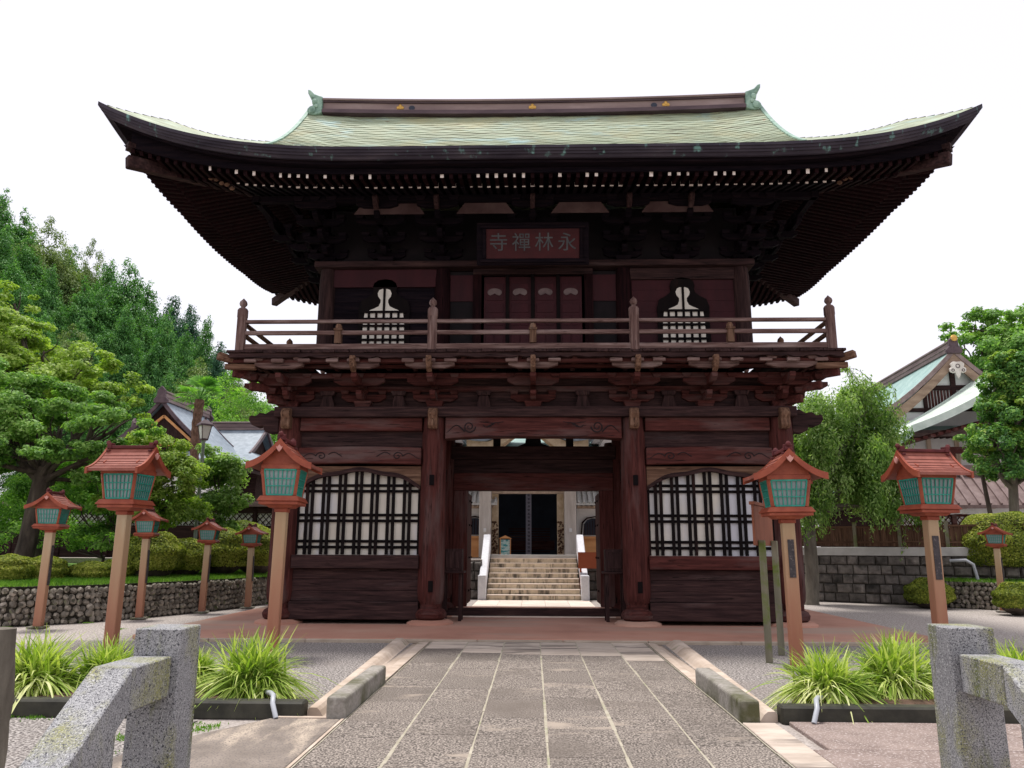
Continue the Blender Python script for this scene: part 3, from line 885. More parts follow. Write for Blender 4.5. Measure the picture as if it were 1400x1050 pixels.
RX, RY0, RY1 = 6.25, 15.78, 22.22
rail = G('balcony_railing', MB().box(-RX + .1, RX - .1, RY0 - .05, RY0 + .05, 5.735, 5.86), W['grey_x'], bevel=.012)
G('bottom_rail', MB().box(-RX + .1, RX - .1, RY1 - .05, RY1 + .05, 5.735, 5.86), W['grey_x'], rail)
for sx in (-1, 1):
    m = MB(); m.box(sx * RX - .05, sx * RX + .05, RY0 + .1, RY1 - .1, 5.735, 5.86)
    G('bottom_rail', m, W['brown_y'], rail)
for zz_, w_, h_ in ((6.11, .07, .09), (6.36, .085, .075)):
    for y0 in (RY0, RY1):
        m = MB(); m.bar((-RX, y0, zz_), (RX, y0, zz_), w_, h_)
        G('rail', m, W['grey_x'], rail, bevel=.01)
    for sx in (-1, 1):
        m = MB(); m.bar((sx * RX, RY0, zz_), (sx * RX, RY1, zz_), w_, h_)
        G('rail', m, W['brown_y'], rail, bevel=.01)
for x, t in ((-RX, 1), (-4.15, 0), (-2.14, 1), (0, 0), (2.14, 1), (4.15, 0), (RX, 1)):
    for y in (RY0, RY1): G('railing_post', rail_post(x, y, t), W['grey_z'] if t else W['brown_z'], rail, smooth=True)
for sx in (-1, 1):
    for y in (17.4, 19.0, 20.6): G('railing_post', rail_post(sx * RX, y, y == 19.0), W['brown_z'], rail, smooth=True)

# ---------------- upper storey
UX, UY0, UY1 = 4.92, 17.5, 20.5
for x in (-UX, -2.15, 2.15, UX):
    for y in (UY0, UY1):
        m = MB(); m.lathe(x, y, [(.195, 5.72), (.195, 7.9), (.17, 8.15)], 20)
        G('upper_pillar', m, W['dark_z'] if abs(x) > 4 else W['sootred_z'], smooth=True)
for sx in (-1, 1):
    a, b = (-UX + .17, -2.3) if sx < 0 else (2.3, UX - .17)
    m = MB()
    for i in range(9): m.box(a, b, 17.46 + .003 * (i % 2), 17.5, 5.72 + .27 * i, 5.985 + .27 * i)
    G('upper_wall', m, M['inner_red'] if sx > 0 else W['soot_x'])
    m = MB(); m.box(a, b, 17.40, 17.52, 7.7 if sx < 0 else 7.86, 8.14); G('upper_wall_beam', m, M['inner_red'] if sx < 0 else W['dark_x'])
    m = MB(); m.box(sx * UX - .04, sx * UX + .04, UY0 + .17, UY1 - .17, 5.72, 8.15); G('upper_side_wall', m, W['dark_y'])
    # bell-shaped window
    cx = sx * 3.52
    half = [(.62, 6.12), (.60, 6.9), (.61, 7.18), (.55, 7.36), (.40, 7.44), (.30, 7.52), (.27, 7.60), (.29, 7.70), (.26, 7.80), (.17, 7.87), (.0, 7.90)]
    poly = [(cx - u, v) for u, v in half[:-1]][::-1]
    poly = [(cx - u, v) for u, v in half] [::-1]
    full = [(cx + u, v) for u, v in half] + [(cx - u, v) for u, v in half[-2::-1]]
    m = MB(); m.prism(full[::-1] if False else full, 17.40, 17.455)
    bw = G('bell_window', m, M['lattice_black'])
    inn = [(.50, 6.16), (.485, 6.80), (.455, 7.05), (.34, 7.12), (.22, 7.17), (.13, 7.22), (.09, 7.31), (.09, 7.38), (.15, 7.46), (.165, 7.54), (.13, 7.62), (.06, 7.65)]
    full = [(cx + u, v) for u, v in inn] + [(cx - u, v) for u, v in inn[::-1]]
    m = MB(); m.prism(full, 17.385, 17.398); G('window_panel', m, M['paper_dim'], bw)
    m = MB()
    for k in range(-3, 4):
        if abs(k) == 3: continue
        m.box(cx + k * .175 - .027, cx + k * .175 + .027, 17.36, 17.383, 6.13, 7.09 if k else 7.68)
    for k in range(6):
        m.box(cx - .52, cx + .52, 17.345, 17.358, 6.22 + k * .17 - .028, 6.22 + k * .17 + .028)
    G('window_bars', m, M['lattice_black'], bw)
    # narrow bay beside the doors
    m = MB(); m.box(min(sx * 1.42, sx * 1.98), max(sx * 1.42, sx * 1.98), 17.48, 17.52, 5.72, 8.1); G('narrow_panel', m, M['inner_dark'])
    m = MB(); m.box(sx * 1.32 - .1, sx * 1.32 + .1, 17.4, 17.54, 5.72, 8.1); G('door_post', m, W['sootred_z'])
    m = MB(); m.box(min(sx * 1.42, sx * 1.98), max(sx * 1.42, sx * 1.98), 17.45, 17.478, 7.35, 8.0); G('narrow_panel', m, M['inner_red'])
m = MB(); m.box(-UX, UX, UY1 - .04, UY1 + .04, 5.72, 8.15); G('upper_back_wall', m, W['dark_x'])
# the four-leaf door with fan crests
for k in range(4):
    x0 = -1.2 + k * .6
    m = MB(); m.box(x0 + .045, x0 + .555, 17.44, 17.475, 5.74, 7.95)
    d = G('door_panel', m, M['inner_red'])
    m = MB()
    for z0, z1 in ((5.9, 6.55), (6.75, 6.98)):
        for j in range(2): m.box(x0 + .09 + j * .22, x0 + .09 + j * .22 + .19, 17.425, 17.438, z0, z1)
    m.box(x0 + .09, x0 + .5, 17.425, 17.438, 7.06, 7.28)
    m.box(x0 + .09, x0 + .5, 17.425, 17.438, 7.36, 7.78)
    G('raised_panel', m, M['inner_red'], d, bevel=.01)
    m = MB()
    cx = x0 + .295
    pl = [(cx + .17 * math.cos(t), 7.555 + .10 * math.sin(t)) for t in [R(-50 + 280 * i / 20) for i in range(21)]] + [(cx - .05, 7.50), (cx, 7.53), (cx + .05, 7.50)]
    m.prism(pl, 17.405, 17.423)
    G('fan_crest', m, M['fan_grey'], d)
    if k:
        m = MB(); m.box(x0 - .04, x0 + .04, 17.40, 17.48, 5.72, 8.0); G('door_mullion', m, M['lattice_black'])
m = MB(); m.box(-1.42, 1.42, 17.38, 17.5, 8.0, 8.14); G('door_head', m, W['dark_x'])
# upper tie beams
m = MB(); m.box(-UX - .28, UX + .28, UY0 - .26, UY0 + .24, 8.153, 8.30); G('upper_tie_plank', m, W['dark_x'], bevel=.01)
m = MB(); m.box(-UX - .28, UX + .28, UY1 - .24, UY1 + .26, 8.153, 8.30); G('upper_tie_plank', m, W['dark_x'])
for sx in (-1, 1):
    m = MB(); m.box(sx * UX - .24, sx * UX + .24, UY0 + .243, UY1 - .243, 8.153, 8.30); G('upper_tie_plank', m, W['dark_y'])
FU = {'front': Matrix.Translation((0, UY0, 0)),
      'back': Matrix.Translation((0, UY1, 0)) @ Matrix.Rotation(PI, 4, 'Z'),
      'left': Matrix.Translation((-UX, GY, 0)) @ Matrix.Rotation(-PI / 2, 4, 'Z'),
      'right': Matrix.Translation((UX, GY, 0)) @ Matrix.Rotation(PI / 2, 4, 'Z')}
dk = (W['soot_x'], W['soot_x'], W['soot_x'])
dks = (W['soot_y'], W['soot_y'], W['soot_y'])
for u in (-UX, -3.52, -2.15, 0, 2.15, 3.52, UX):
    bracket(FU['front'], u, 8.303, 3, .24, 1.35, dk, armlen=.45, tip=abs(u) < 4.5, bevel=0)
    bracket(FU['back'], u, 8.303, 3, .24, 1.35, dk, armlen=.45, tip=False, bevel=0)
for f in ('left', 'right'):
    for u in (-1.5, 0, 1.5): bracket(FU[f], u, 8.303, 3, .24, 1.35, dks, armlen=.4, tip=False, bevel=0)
for f, hl, ax in (('front', UX, 'x'), ('back', UX, 'x'), ('left', 1.5, 'y'), ('right', 1.5, 'y')):
    m = MB(); m.M = FU[f]
    m.box(-hl, hl, .02, .06, 8.3, 9.7)
    G('eave_wall', m, M['inner_dark'])
    m = MB(); m.M = FU[f]
    m.box(-hl - 1.45, hl + 1.45, -1.42, -1.28, 9.28, 9.42)
    m.box(-hl - .8, hl + .8, -.85, -.73, 9.5, 9.64)
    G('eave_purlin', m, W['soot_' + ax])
for x0, x1 in ((-4.05, -2.45), (-1.72, -.42), (.42, 1.72), (2.45, 4.05)):
    m = MB(); m.M = FU['front']
    m.prism([(x0, 9.02), (x1, 9.02), (x1 - .18, 9.27), (x0 + .18, 9.27)], -1.30, -1.27)
    G('pale_eave_board', m, M['pale_board'])

# name board above the doors: reads right to left
pq = MB()
pm = Matrix.Translation((0, 16.62, 8.06)) @ Matrix.Rotation(R(14), 4, 'X')
pq.M = pm
pq.box(-1.28, 1.28, 0, .06, -.12, .86)
plq = G('name_board', pq, W['soot_x'], bevel=.02)
m = MB(); m.M = pm; m.box(-1.06, 1.06, -.02, -.003, .03, .70); G('board_field', m, M['plaque_red'], plq)
m = MB(); m.M = pm
m.box(-1.20, 1.20, -.06, -.022, .705, .78); m.box(-1.20, 1.20, -.06, -.022, -.06, .025)
m.box(-1.14, -1.065, -.06, -.022, .028, .702); m.box(1.065, 1.14, -.06, -.022, .028, .702)
G('board_moulding', m, W['soot_x'], plq, bevel=.01)


def text_mesh(name, body, size, mat, parent, mtx, ext=.004, world_off=True):
    cu = bpy.data.curves.new(name, 'FONT')
    cu.body = body
    cu.size = size
    cu.extrude = ext
    cu.align_x = 'CENTER'; cu.align_y = 'CENTER'
    tmp = bpy.data.objects.new(name, cu)
    COL.objects.link(tmp)
    dg = bpy.context.evaluated_depsgraph_get()
    me = bpy.data.meshes.new_from_object(tmp.evaluated_get(dg))
    bpy.data.objects.remove(tmp)
    bpy.data.curves.remove(cu)
    me.materials.clear(); me.materials.append(mat)
    me.transform(mtx)
    if world_off: me.transform(Matrix.Translation(-Vector(parent.location if parent.parent is None else parent.parent.location)))
    o = bpy.data.objects.new(name, me)
    COL.objects.link(o)
    o.parent = parent
    return o


for ch, x in zip('寺禪林永', (-.78, -.26, .26, .78)):
    text_mesh('character', ch, .44, M['plaque_letters'], plq, pm @ Matrix.Translation((x, -.026, .37)) @ Matrix.Rotation(PI / 2, 4, 'X'))

# ---------------- the roof
RW, RD_, RC, Z0 = 8.95, 5.1, 19.2, 9.50


def lift(c, sx):
    A, p = (1.08, 3.0) if sx < 0 else (.78, 3.8)
    return A * max(0.0, 1 - max(c, 0) / 6.2) ** p


def slift(c, d, sx):
    """the side eaves hang less: extra height away from the hips"""
    return lift(c, sx) + .44 * min(1.0, max(0.0, c - d) / 2.6) ** .8 * max(0, 1 - d / 4.5)


def ztop(d, c, sx): return Z0 + .28 * d + .0915 * d * d + lift(c, sx) * max(0, 1 - d / 5.2) + .50 * min(max(d, 0), 1.0) * max(0, 1 - c / 4.2)


GX = 6.15
GD = RW - GX
rnd = random.Random(3)
roof = MB()
nx, nd = 60, 46
for sy in (-1, 1):
    rows = []
    for i in range(nd):
        for e in (0, 1):
            d = RD_ * (i + e) / nd
            row = []
            for j in range(nx + 1):
                x = -GX + 2 * GX * j / nx
                zz = ztop(d, RW - abs(x), x) + (.022 if e == 0 else 0)
                if sy < 0: zz += .012 * math.sin(x * 7 + i * 1.7) * math.sin(x * 2.3 + i)
                row.append((x, RC + sy * (RD_ - d), zz))
            rows.append(row)
    roof.grid(rows, flip=(sy > 0))
    for sx in (-1, 1):
        rows = []
        n2 = 22
        for i in range(25):
            t = i / 24
            row = []
            for j in range(n2 + 1):
                ax_ = GX + GD * j / n2
                d = t * (RW - ax_)
                row.append((sx * ax_, RC + sy * (RD_ - d), ztop(d, RW - ax_, sx)))
            rows.append(row)
        roof.grid(rows, flip=(sx * sy > 0))
for sx in (-1, 1):
    rows = []
    for i in range(23):
        for e in (0, 1):
            d = GD * (i + e) / 23
            row = []
            for j in range(41):
                v = -1 + 2 * j / 40
                yy = v * (RD_ - d)
                row.append((sx * (RW - d), RC + yy, ztop(d, RD_ - abs(yy), sx) + slift(RD_ - abs(yy), d, sx) - lift(RD_ - abs(yy), sx) + (.02 if e == 0 else 0)))
            rows.append(row)
    roof.grid(rows, flip=(sx < 0))
ro = G('roof', roof, M['copper'])
# gable walls, verges
for sx in (-1, 1):
    m = MB()
    pts = [(RC - (RD_ - d), ztop(d, GD, sx) - .06) for d in [GD * .8 + (RD_ - GD * .8) * i / 10 for i in range(11)]]
    pts += [(2 * RC - y, z) for y, z in pts[-2::-1]]
    m.prism(pts[::-1] if sx > 0 else pts, sx * (GX - .35), sx * (GX - .30), 'x')
    G('gable_wall', m, W['brown_z'], ro)
    m = MB()
    for s2 in (-1, 1):
        ds = [GD * .75 + (RD_ - GD * .75) * i / 12 for i in range(13)]
        hi = [(RC + s2 * (RD_ - d), ztop(d, GD, sx) + .05) for d in ds]
        lo = [(y, z - .26) for y, z in hi]
        m.strip(lo, hi, sx * (GX + .0) if sx > 0 else -GX - .10, (GX + .10) if sx > 0 else -GX, 'x')
    G('verge', m, M['verdigris'], ro)
# layered eave edge
prof = [(0, .02), (0, -.035), (.03, -.037), (.045, -.08), (.075, -.082), (.09, -.12), (.13, -.122), (.17, -.165), (.22, -.168)]
prof2 = [(.22, -.168), (.28, -.17), (.30, -.205), (.50, -.21)]
m = MB()
for sy in (-1, 1):
    rows = []
    for dd, dz in prof:
        rows.append([(s_ * (RW - dd), RC + sy * (RD_ - dd), ztop(0, RW * (1 - abs(s_)), s_) + dz * (1 + .6 * abs(s_) ** 3)) for s_ in [-1 + 2 * j / 80 for j in range(81)]])
    m.grid(rows, flip=(sy < 0))
for sx in (-1, 1):
    rows = []
    for dd, dz in prof:
        rows.append([(sx * (RW - dd), RC + s_ * (RD_ - dd), ztop(0, RD_ * (1 - abs(s_)), sx) + slift(RD_ * (1 - abs(s_)), 0, sx) - lift(RD_ * (1 - abs(s_)), sx) + dz * (1 + .6 * abs(s_) ** 3)) for s_ in [-1 + 2 * j / 60 for j in range(61)]])
    m.grid(rows, flip=(sx > 0))
G('eave_edge', m, M['fascia_dark'], ro)


# soffit: flying part and base part
def zs(d): return (9.07 + .33 * (d - .45)) if d < 1.03 else (9.165 + .31 * (d - 1.05))


def soff(d, c, sx, side=False): return zs(d) + (slift(c, d, sx) if side else lift(c, sx)) * max(0, 1 - d / 4.5) * (.9 if d < 1.03 else .8)


m = MB()
seq = [.40, .7, 1.0, 1.029, 1.031, 1.4, 2.0, 2.8, 3.6]
for sy in (-1, 1):
    rows = []
    for d in seq:
        rows.append([(s_ * (RW - d), RC + sy * (RD_ - d), soff(d, max(RW - abs(s_) * (RW - d), d), s_) + (.07 if d > .2 else 0) + (-.0 if d < .95 else .0)) for s_ in [-1 + 2 * j / 70 for j in range(71)]])
    m.grid(rows, flip=(sy < 0))
for sx in (-1, 1):
    rows = []
    for d in seq:
        rows.append([(sx * (RW - d), RC + s_ * (RD_ - d), soff(d, max(RD_ - abs(s_) * (RD_ - d), d), sx, True) + .07) for s_ in [-1 + 2 * j / 50 for j in range(51)]])
    m.grid(rows, flip=(sx > 0))
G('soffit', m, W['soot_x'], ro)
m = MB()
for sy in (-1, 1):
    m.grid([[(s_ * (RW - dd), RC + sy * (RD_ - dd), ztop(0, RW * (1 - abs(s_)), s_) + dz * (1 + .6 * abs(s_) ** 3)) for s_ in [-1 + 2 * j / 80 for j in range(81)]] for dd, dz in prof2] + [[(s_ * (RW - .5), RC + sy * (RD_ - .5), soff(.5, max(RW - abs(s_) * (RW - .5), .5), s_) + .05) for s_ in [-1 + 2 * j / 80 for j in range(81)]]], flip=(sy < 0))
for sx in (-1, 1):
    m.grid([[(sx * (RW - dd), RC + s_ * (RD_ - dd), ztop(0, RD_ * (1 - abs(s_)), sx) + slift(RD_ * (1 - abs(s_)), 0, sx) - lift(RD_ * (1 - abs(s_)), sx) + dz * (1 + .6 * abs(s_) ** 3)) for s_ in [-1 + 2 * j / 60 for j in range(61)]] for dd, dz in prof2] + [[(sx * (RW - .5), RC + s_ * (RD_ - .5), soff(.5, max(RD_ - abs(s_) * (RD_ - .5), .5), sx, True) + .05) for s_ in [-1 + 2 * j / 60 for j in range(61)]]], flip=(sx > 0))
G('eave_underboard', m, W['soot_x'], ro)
# rafters. front base rafters with pale ends one by one, the rest as one mass
nfront = 0
rest = MB()
ends = MB()
rnd = random.Random(9)
RD_HALF = RD_


def rafter(mb, side, s, u, d0, d1, w, h, emb=None, p_end=.8):
    """rafter at u along the eave, from d0 (outer) to d1"""
    cc = (RW - abs(u)) if side in 'fb' else (RD_ - abs(u))
    d1 = min(d1, cc)
    if d1 - d0 < .12: return
    pts = []
    for d in (d0, d1):
        z = soff(d, cc, s if side in 'lr' else u, side in 'lr') + (0 if d > d0 else 0) + .07 - h / 2
        if side == 'f': pts.append(Vector((u, RC - (RD_ - d), z)))
        elif side == 'b': pts.append(Vector((u, RC + (RD_ - d), z)))
        else: pts.append(Vector((s * (RW - d), RC + u, z)))
    mb.bar(pts[0], pts[1], w, h)
    if emb is not None and rnd.random() < p_end:
        q = (pts[0] - pts[1]).normalized()
        k = rnd.uniform(.55, 1.0)
        emb.bar(pts[0] + q * .001, pts[0] + q * .006, w * 1.02 * k, h * 1.0 * rnd.uniform(.6, 1))


sp_ = .186
nn = int(6.5 / sp_)
for k in range(-nn, nn + 1):
    u = k * sp_
    one = MB(); pe = MB()
    rafter(one, 'f', 0, u, 1.04, 3.3, .085, .12, pe, .97)
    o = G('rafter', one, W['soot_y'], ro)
    if pe.v: G('rafter_end', pe, M['pale_end'], o)
    rafter(rest, 'f', 0, u, .46, 1.2, .075, .10, ends, .30)
for k in list(range(-46, -nn)) + list(range(nn + 1, 47)):
    u = k * sp_
    if abs(u) < RW - .3:
        rafter(rest, 'f', 0, u, .98 + .06, 3.3, .085, .12, ends, .08)
        rafter(rest, 'f', 0, u, .46, 1.2, .075, .10, ends, .05)
for k in range(-46, 47):
    u = k * sp_
    if abs(u) < RW - .3:
        rafter(rest, 'b', 0, u, .98 + .06, 3.3, .085, .12)
        rafter(rest, 'b', 0, u, .46, 1.2, .075, .10)
for sx in (-1, 1):
    for k in range(-27, 28):
        u = k * sp_
        if abs(u) < RD_ - .3:
            rafter(rest, 'l', sx, u, .98 + .06, 3.3, .085, .12)
            rafter(rest, 'l', sx, u, .46, 1.2, .075, .10)
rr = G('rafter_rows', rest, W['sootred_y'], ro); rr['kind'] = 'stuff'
rr = G('weathered_rafter_ends', ends, M['pale_end'], ro); rr['kind'] = 'stuff'
# edge beams that carry the flying rafters, hip rafters with their protruding tails
m = MB()
for sy in (-1, 1):
    for d, dz, t_ in ():
        rows = []
        for o1, o2 in ((0, 0), (0, -t_), (.09, -t_), (.09, 0)):
            rows.append([(s_ * (RW - d - o1), RC + sy * (RD_ - d - o1), soff(d, max(RW - abs(s_) * (RW - d), d), s_) + .05 + dz + o2 + (.0)) for s_ in [-1 + 2 * j / 60 for j in range(61)]])
        if d < .5: m.grid(rows, flip=(sy < 0))
for sx in (-1, 1):
    for sy in (-1, 1):
        zt = 9.47 if sx < 0 else 9.36
        m = MB(); m.bar((sx * 5.4, RC + sy * (RD_ - 3.55), 9.93), (sx * 8.45, RC + sy * (RD_ - .42), zt), .2, .26)
        o = G('hip_rafter', m, W['dark_x'], ro, bevel=.02)
        m = MB(); m.bar((sx * 7.0, RC + sy * (RD_ - 1.95), 9.72), (sx * 8.5, RC + sy * (RD_ - .45), 9.85 if sx < 0 else 9.62), .16, .16)
        G('flying_hip_rafter', m, W['dark_x'], o)
        m = MB()
        for q in range(5):
            m.ball((sx * (6.45 + .11 * q), RC + sy * (RD_ - 1.05 + .02 * q), 9.16 + .05 * q + .03 * (q % 2)), .06, (1, .5, .8), 6)
        if sy < 0: G('corner_carving', m, W['brown_x'], o)

# ridge
ZR = 13.22
m = MB()
for (w0, za, zb, mi) in ((.30, -.06, .05, 1), (.24, .051, .09, 0), (.20, .091, .29, 0), (.25, .291, .33, 1), (.29, .331, .38, 0)):
    n = 24
    lo = [(-5.75 + 11.5 * i / n, ZR + za + .10 * abs(2 * i / n - 1) ** 2.2) for i in range(n + 1)]
    hi = [(-5.75 + 11.5 * i / n, ZR + zb + .10 * abs(2 * i / n - 1) ** 2.2) for i in range(n + 1)]
    m.strip(lo, hi, RC - w0, RC + w0, 'y', mi)
rg = G('ridge', m, [M['copper_brown'], M['ridge_dark']], ro)
for x, z in ((-3.62, ZR + .20), (0, ZR + .17), (3.62, ZR + .20)):
    m = MB()
    for t in (-1, 0, 1): m.ball((x + .055 * t, RC - .215, z - .02 * abs(t) + .02), .05, (1, .4, 1), 8)
    m.ball((x, RC - .215, z + .06), .045, (1, .4, 1), 8)
    m.box(x - .09, x + .09, RC - .222, RC - .203, z - .05, z - .02)
    G('ridge_crest', m, M['gold'], rg, smooth=True)
for x in (-3.30, 3.30):
    m = MB(); m.lathe(0, 0, [(.07, 0), (.07, .01)], 12)
    m.v = [(x + p[0] * 1.2, RC - .203 - p[2], ZR + .19 + p[1]) for p in m.v]
    m.f = [f[::-1] for f in m.f]
    G('ridge_hole', m, M['near_black'], rg)
for sx in (-1, 1):
    m = MB()
    pr = [(5.76, 13.27), (5.76, 13.75), (5.86, 13.78), (6.0, 13.84), (6.10, 13.95), (6.18, 13.98), (6.17, 13.86), (6.08, 13.75), (6.0, 13.70),
          (6.06, 13.64), (6.04, 13.54), (6.0, 13.51), (6.08, 13.46), (6.16, 13.40), (6.17, 13.30), (6.10, 13.23), (6.0, 13.21), (5.9, 13.22)]
    if sx < 0: m.prism([(-u, v) for u, v in pr], RC - .28, RC + .28)
    else: m.prism(pr[::-1], RC - .28, RC + .28)
    m.ball((sx * 6.03, RC - .3, 13.34), .11, (1, .5, 1), 10)
    m.ball((sx * 5.97, RC - .3, 13.59), .08, (1, .5, 1), 10)
    m.ball((sx * 5.92, RC - .3, 13.46), .06, (1, .5, 1), 10)
    G('ridge_end_ornament', m, M['verdigris'], rg, bevel=.02)

# ================================================================== GROUND AND PATHS
def S(name, mb, mats, **k): return tag(mb.build(name, mats, **k), kind='structure')


m = MB(); m.grid([[(x, y, -.012) for x in (-700, -60, -20, 0, 20, 60, 700)] for y in (-300, 0, 30, 60, 900)], flip=False)
S('ground', m, M['soil_ground'])
m = MB()
m.add([(-9, 8.0, .0), (-2.1, 8.0, 0), (-2.1, 14.1, 0), (-8.2, 14.1, 0), (-9.5, 12, 0)], [(0, 1, 2, 3, 4)])
m.add([(2.2, 8.0, .0), (9, 8.0, 0), (9.5, 12, 0), (8.2, 14.1, 0), (2.2, 14.1, 0)], [(0, 1, 2, 3, 4)])
m.add([(-9, -1, .0), (-3.2, -1, 0), (-3.2, 7.8, 0), (-9, 7.8, 0)], [(0, 1, 2, 3)])
S('gravel_bed', m, M['gravel'])
# platform of the gate
m = MB()
pl = [(-7.0, 14.15), (7.0, 14.15), (7.3, 14.5), (7.3, 22.1), (-7.3, 22.1), (-7.3, 14.5)]
m.prism(pl, -.01, .062, 'z')
S('gate_platform', m, M['platform'], bevel=.012)
m = MB()
xx = -6.98
rnd = random.Random(1)
while xx < 6.9:
    w = min(rnd.uniform(1.2, 1.8), 6.98 - xx)
    m.box(xx, xx + w - .01, 14.02, 14.148, -.01, .054)
    xx += w
S('platform_kerb', m, M['kerb_tan'], bevel=.01)
# slab path
XJ = [-1.77, -1.13, -.5, .11, .72, 1.33, 1.91]
rnd = random.Random(11)
a, b = MB(), MB()
for i in range(6):
    y = 1.0 + rnd.uniform(0, .5)
    while y < 13.3:
        L_ = rnd.uniform(.62, .98)
        y2 = min(y + L_, 13.35)
        g0 = .006 if i else .004
        t = rnd.uniform(-.0015, .0015)
        pale = (y > 12.3) or (i == 5 and y > 9.0 and rnd.random() < .30) or (i == 0 and y > 10.5 and rnd.random() < .25)
        (b if pale else a).box(XJ[i] + g0, XJ[i + 1] - .006, y + .003, y2 - .003, -.03, .03 + t)
        y = y2
    b.box(XJ[i] + .008, XJ[i + 1] - .008, 13.36, 14.01, -.03, .03)
S('path_slabs', a, M['slab'], bevel=.006)
S('pale_path_slabs', b, M['slab_pale'], bevel=.006)
m = MB(); m.box(-1.79, 1.93, 0.5, 14.01, -.03, .018)
S('path_bed', m, M['crevice'])
m = MB()
rnd = random.Random(31)
for x in XJ[1:-1] + [-1.777, 1.922]:
    y = .5
    while y < 14.0:
        y2 = min(y + rnd.uniform(.3, .9), 14.0)
        w = rnd.uniform(.013, .024) if abs(x) < 1.7 else .008
        m.box(x - w + .003, x + w * .8, y, y2 - .002, .0, .0275 + rnd.uniform(-.003, .004))
        y = y2
S('path_grout', m, M['grout'])
# gutters
for sx in (-1, 1):
    m = MB()
    y = 7.95
    prof_ = [(1.95, -.02), (1.95, .03), (2.08, .028), (2.16, -.005), (2.24, -.012), (2.32, .01), (2.38, .06), (2.44, .088), (2.55, .088), (2.58, .06), (2.58, -.02)]
    if sx < 0: prof_ = [(-1.81, -.02), (-1.81, .03), (-1.98, .028), (-2.05, -.005), (-2.13, -.012), (-2.20, .01), (-2.25, .06), (-2.30, .088), (-2.42, .088), (-2.45, .06), (-2.45, -.02)]
    while y < 13.9:
        y2 = min(y + .62, 13.98)
        m.prism(prof_ if sx < 0 else prof_[::-1], y + .003, y2 - .003, 'y')
        y = y2
    m.v = [((math.copysign(1.93 if p[0] > 0 else 1.81, p[0]) + (p[0] - math.copysign(1.93 if p[0] > 0 else 1.81, p[0])) * (.62 + .055 * (p[1] - 8.0))) if abs(p[0]) > (1.93 if p[0] > 0 else 1.81) else p[0], p[1], p[2]) for p in m.v]
    S('gutter', m, M['beige_stone'])
    o = MB()
    if sx < 0: o.box(-1.98, -1.79, 7.78, 9.85, -.02, .22)
    else: o.box(1.935, 2.125, 7.78, 9.85, -.02, .22)
    o = o.build('kerb_block', M['mossy_stone'], bevel=.03, seg=3)
    tag(o, 'long low stone block on the left edge of the slab path beside the gutter' if sx < 0 else 'long low stone block on the right edge of the slab path beside the gutter', 'kerb stone', 'stone blocks at the mouth of the gutters')
    # planting bed
    m = MB()
    if sx < 0: m.box(-9.0, -2.215, 7.86, 8.03, -.02, .155)
    else: m.box(2.345, 9.0, 7.86, 8.03, -.02, .155)
    S('bed_kerb', m, M['wet_kerb'], bevel=.02)
    rows = []
    rn = random.Random(3 + sx)
    for j in range(8):
        yy = 8.04 + j * .24
        rows.append([(sx * ((2.30 if sx < 0 else 2.45) + .09 * j + i * .34), yy, (.13 + rn.uniform(-.02, .03)) * (1 if j < 5 else (7 - j) / 2.2) * (.12 if i == 0 else 1) - (.02 if j > 6 else 0)) for i in range(20)])
    m = MB(); m.grid(rows, flip=(sx < 0))
    S('bed_soil', m, M['soil'], smooth=True)
# foreground flagstones
m = MB()
m.prism([(-3.5, 4.2), (-1.83, 4.2), (-1.83, 7.76), (-2.5, 7.78), (-3.2, 6.6)], -.03, .026, 'z')
m.prism([(-3.2, 1.0), (-1.83, 1.0), (-1.83, 4.18), (-3.5, 4.18)], -.03, .026, 'z')
S('brown_flagstones', m, M['flag_brown'], bevel=.01)
m = MB(); m.box(-2.45, -1.80, 7.79, 7.855, -.03, .03); m.box(-1.82, -1.795, 1, 7.77, -.03, .03)
S('pale_edging', m, M['beige_stone'])
m = MB()
y = 1.0
for j, (y0, y1) in enumerate(((1, 2.2), (2.21, 3.4), (3.41, 4.6), (4.61, 5.8), (5.81, 6.8), (6.81, 7.84))):
    x = 2.26 if j < 5 else 2.4
    q = .5 * (j % 2)
    while x < 9:
        x2 = x + 1.3 + q; q = 0
        m.box(x, x2 - .006, y0, y1 - .004, -.03, .024)
        x = x2
S('pink_flagstones', m, M['flag_pink'], bevel=.006)
m = MB()
for y0 in range(1, 8): m.box(1.945, 2.25, y0, min(y0 + .992, 7.76), -.03, .028)
S('border_slabs', m, M['slab_pale'], bevel=.006)
# paving behind the gate, terrace
m = MB()
for i in range(5):
    for j in range(5): m.box(-1.75 + i * .7, -1.75 + (i + 1) * .7 - .008, 22.12 + j * .64, 22.12 + (j + 1) * .64 - .008, -.01, .03)
S('inner_path', m, M['path_pink'])
m = MB()
m.box(-30, -1.72, 26.3, 60, -.01, 1.27); m.box(1.72, 8.4, 26.6, 60, -.01, 1.27); m.box(-1.719, 1.719, 27.9, 60, -.01, 1.275)
m.prism([(8.4, 27.2), (16.4, 21.5), (60, 21.5), (60, 60), (8.4, 60)], -.01, 1.26, 'z')
S('terrace', m, M['soil_ground'])

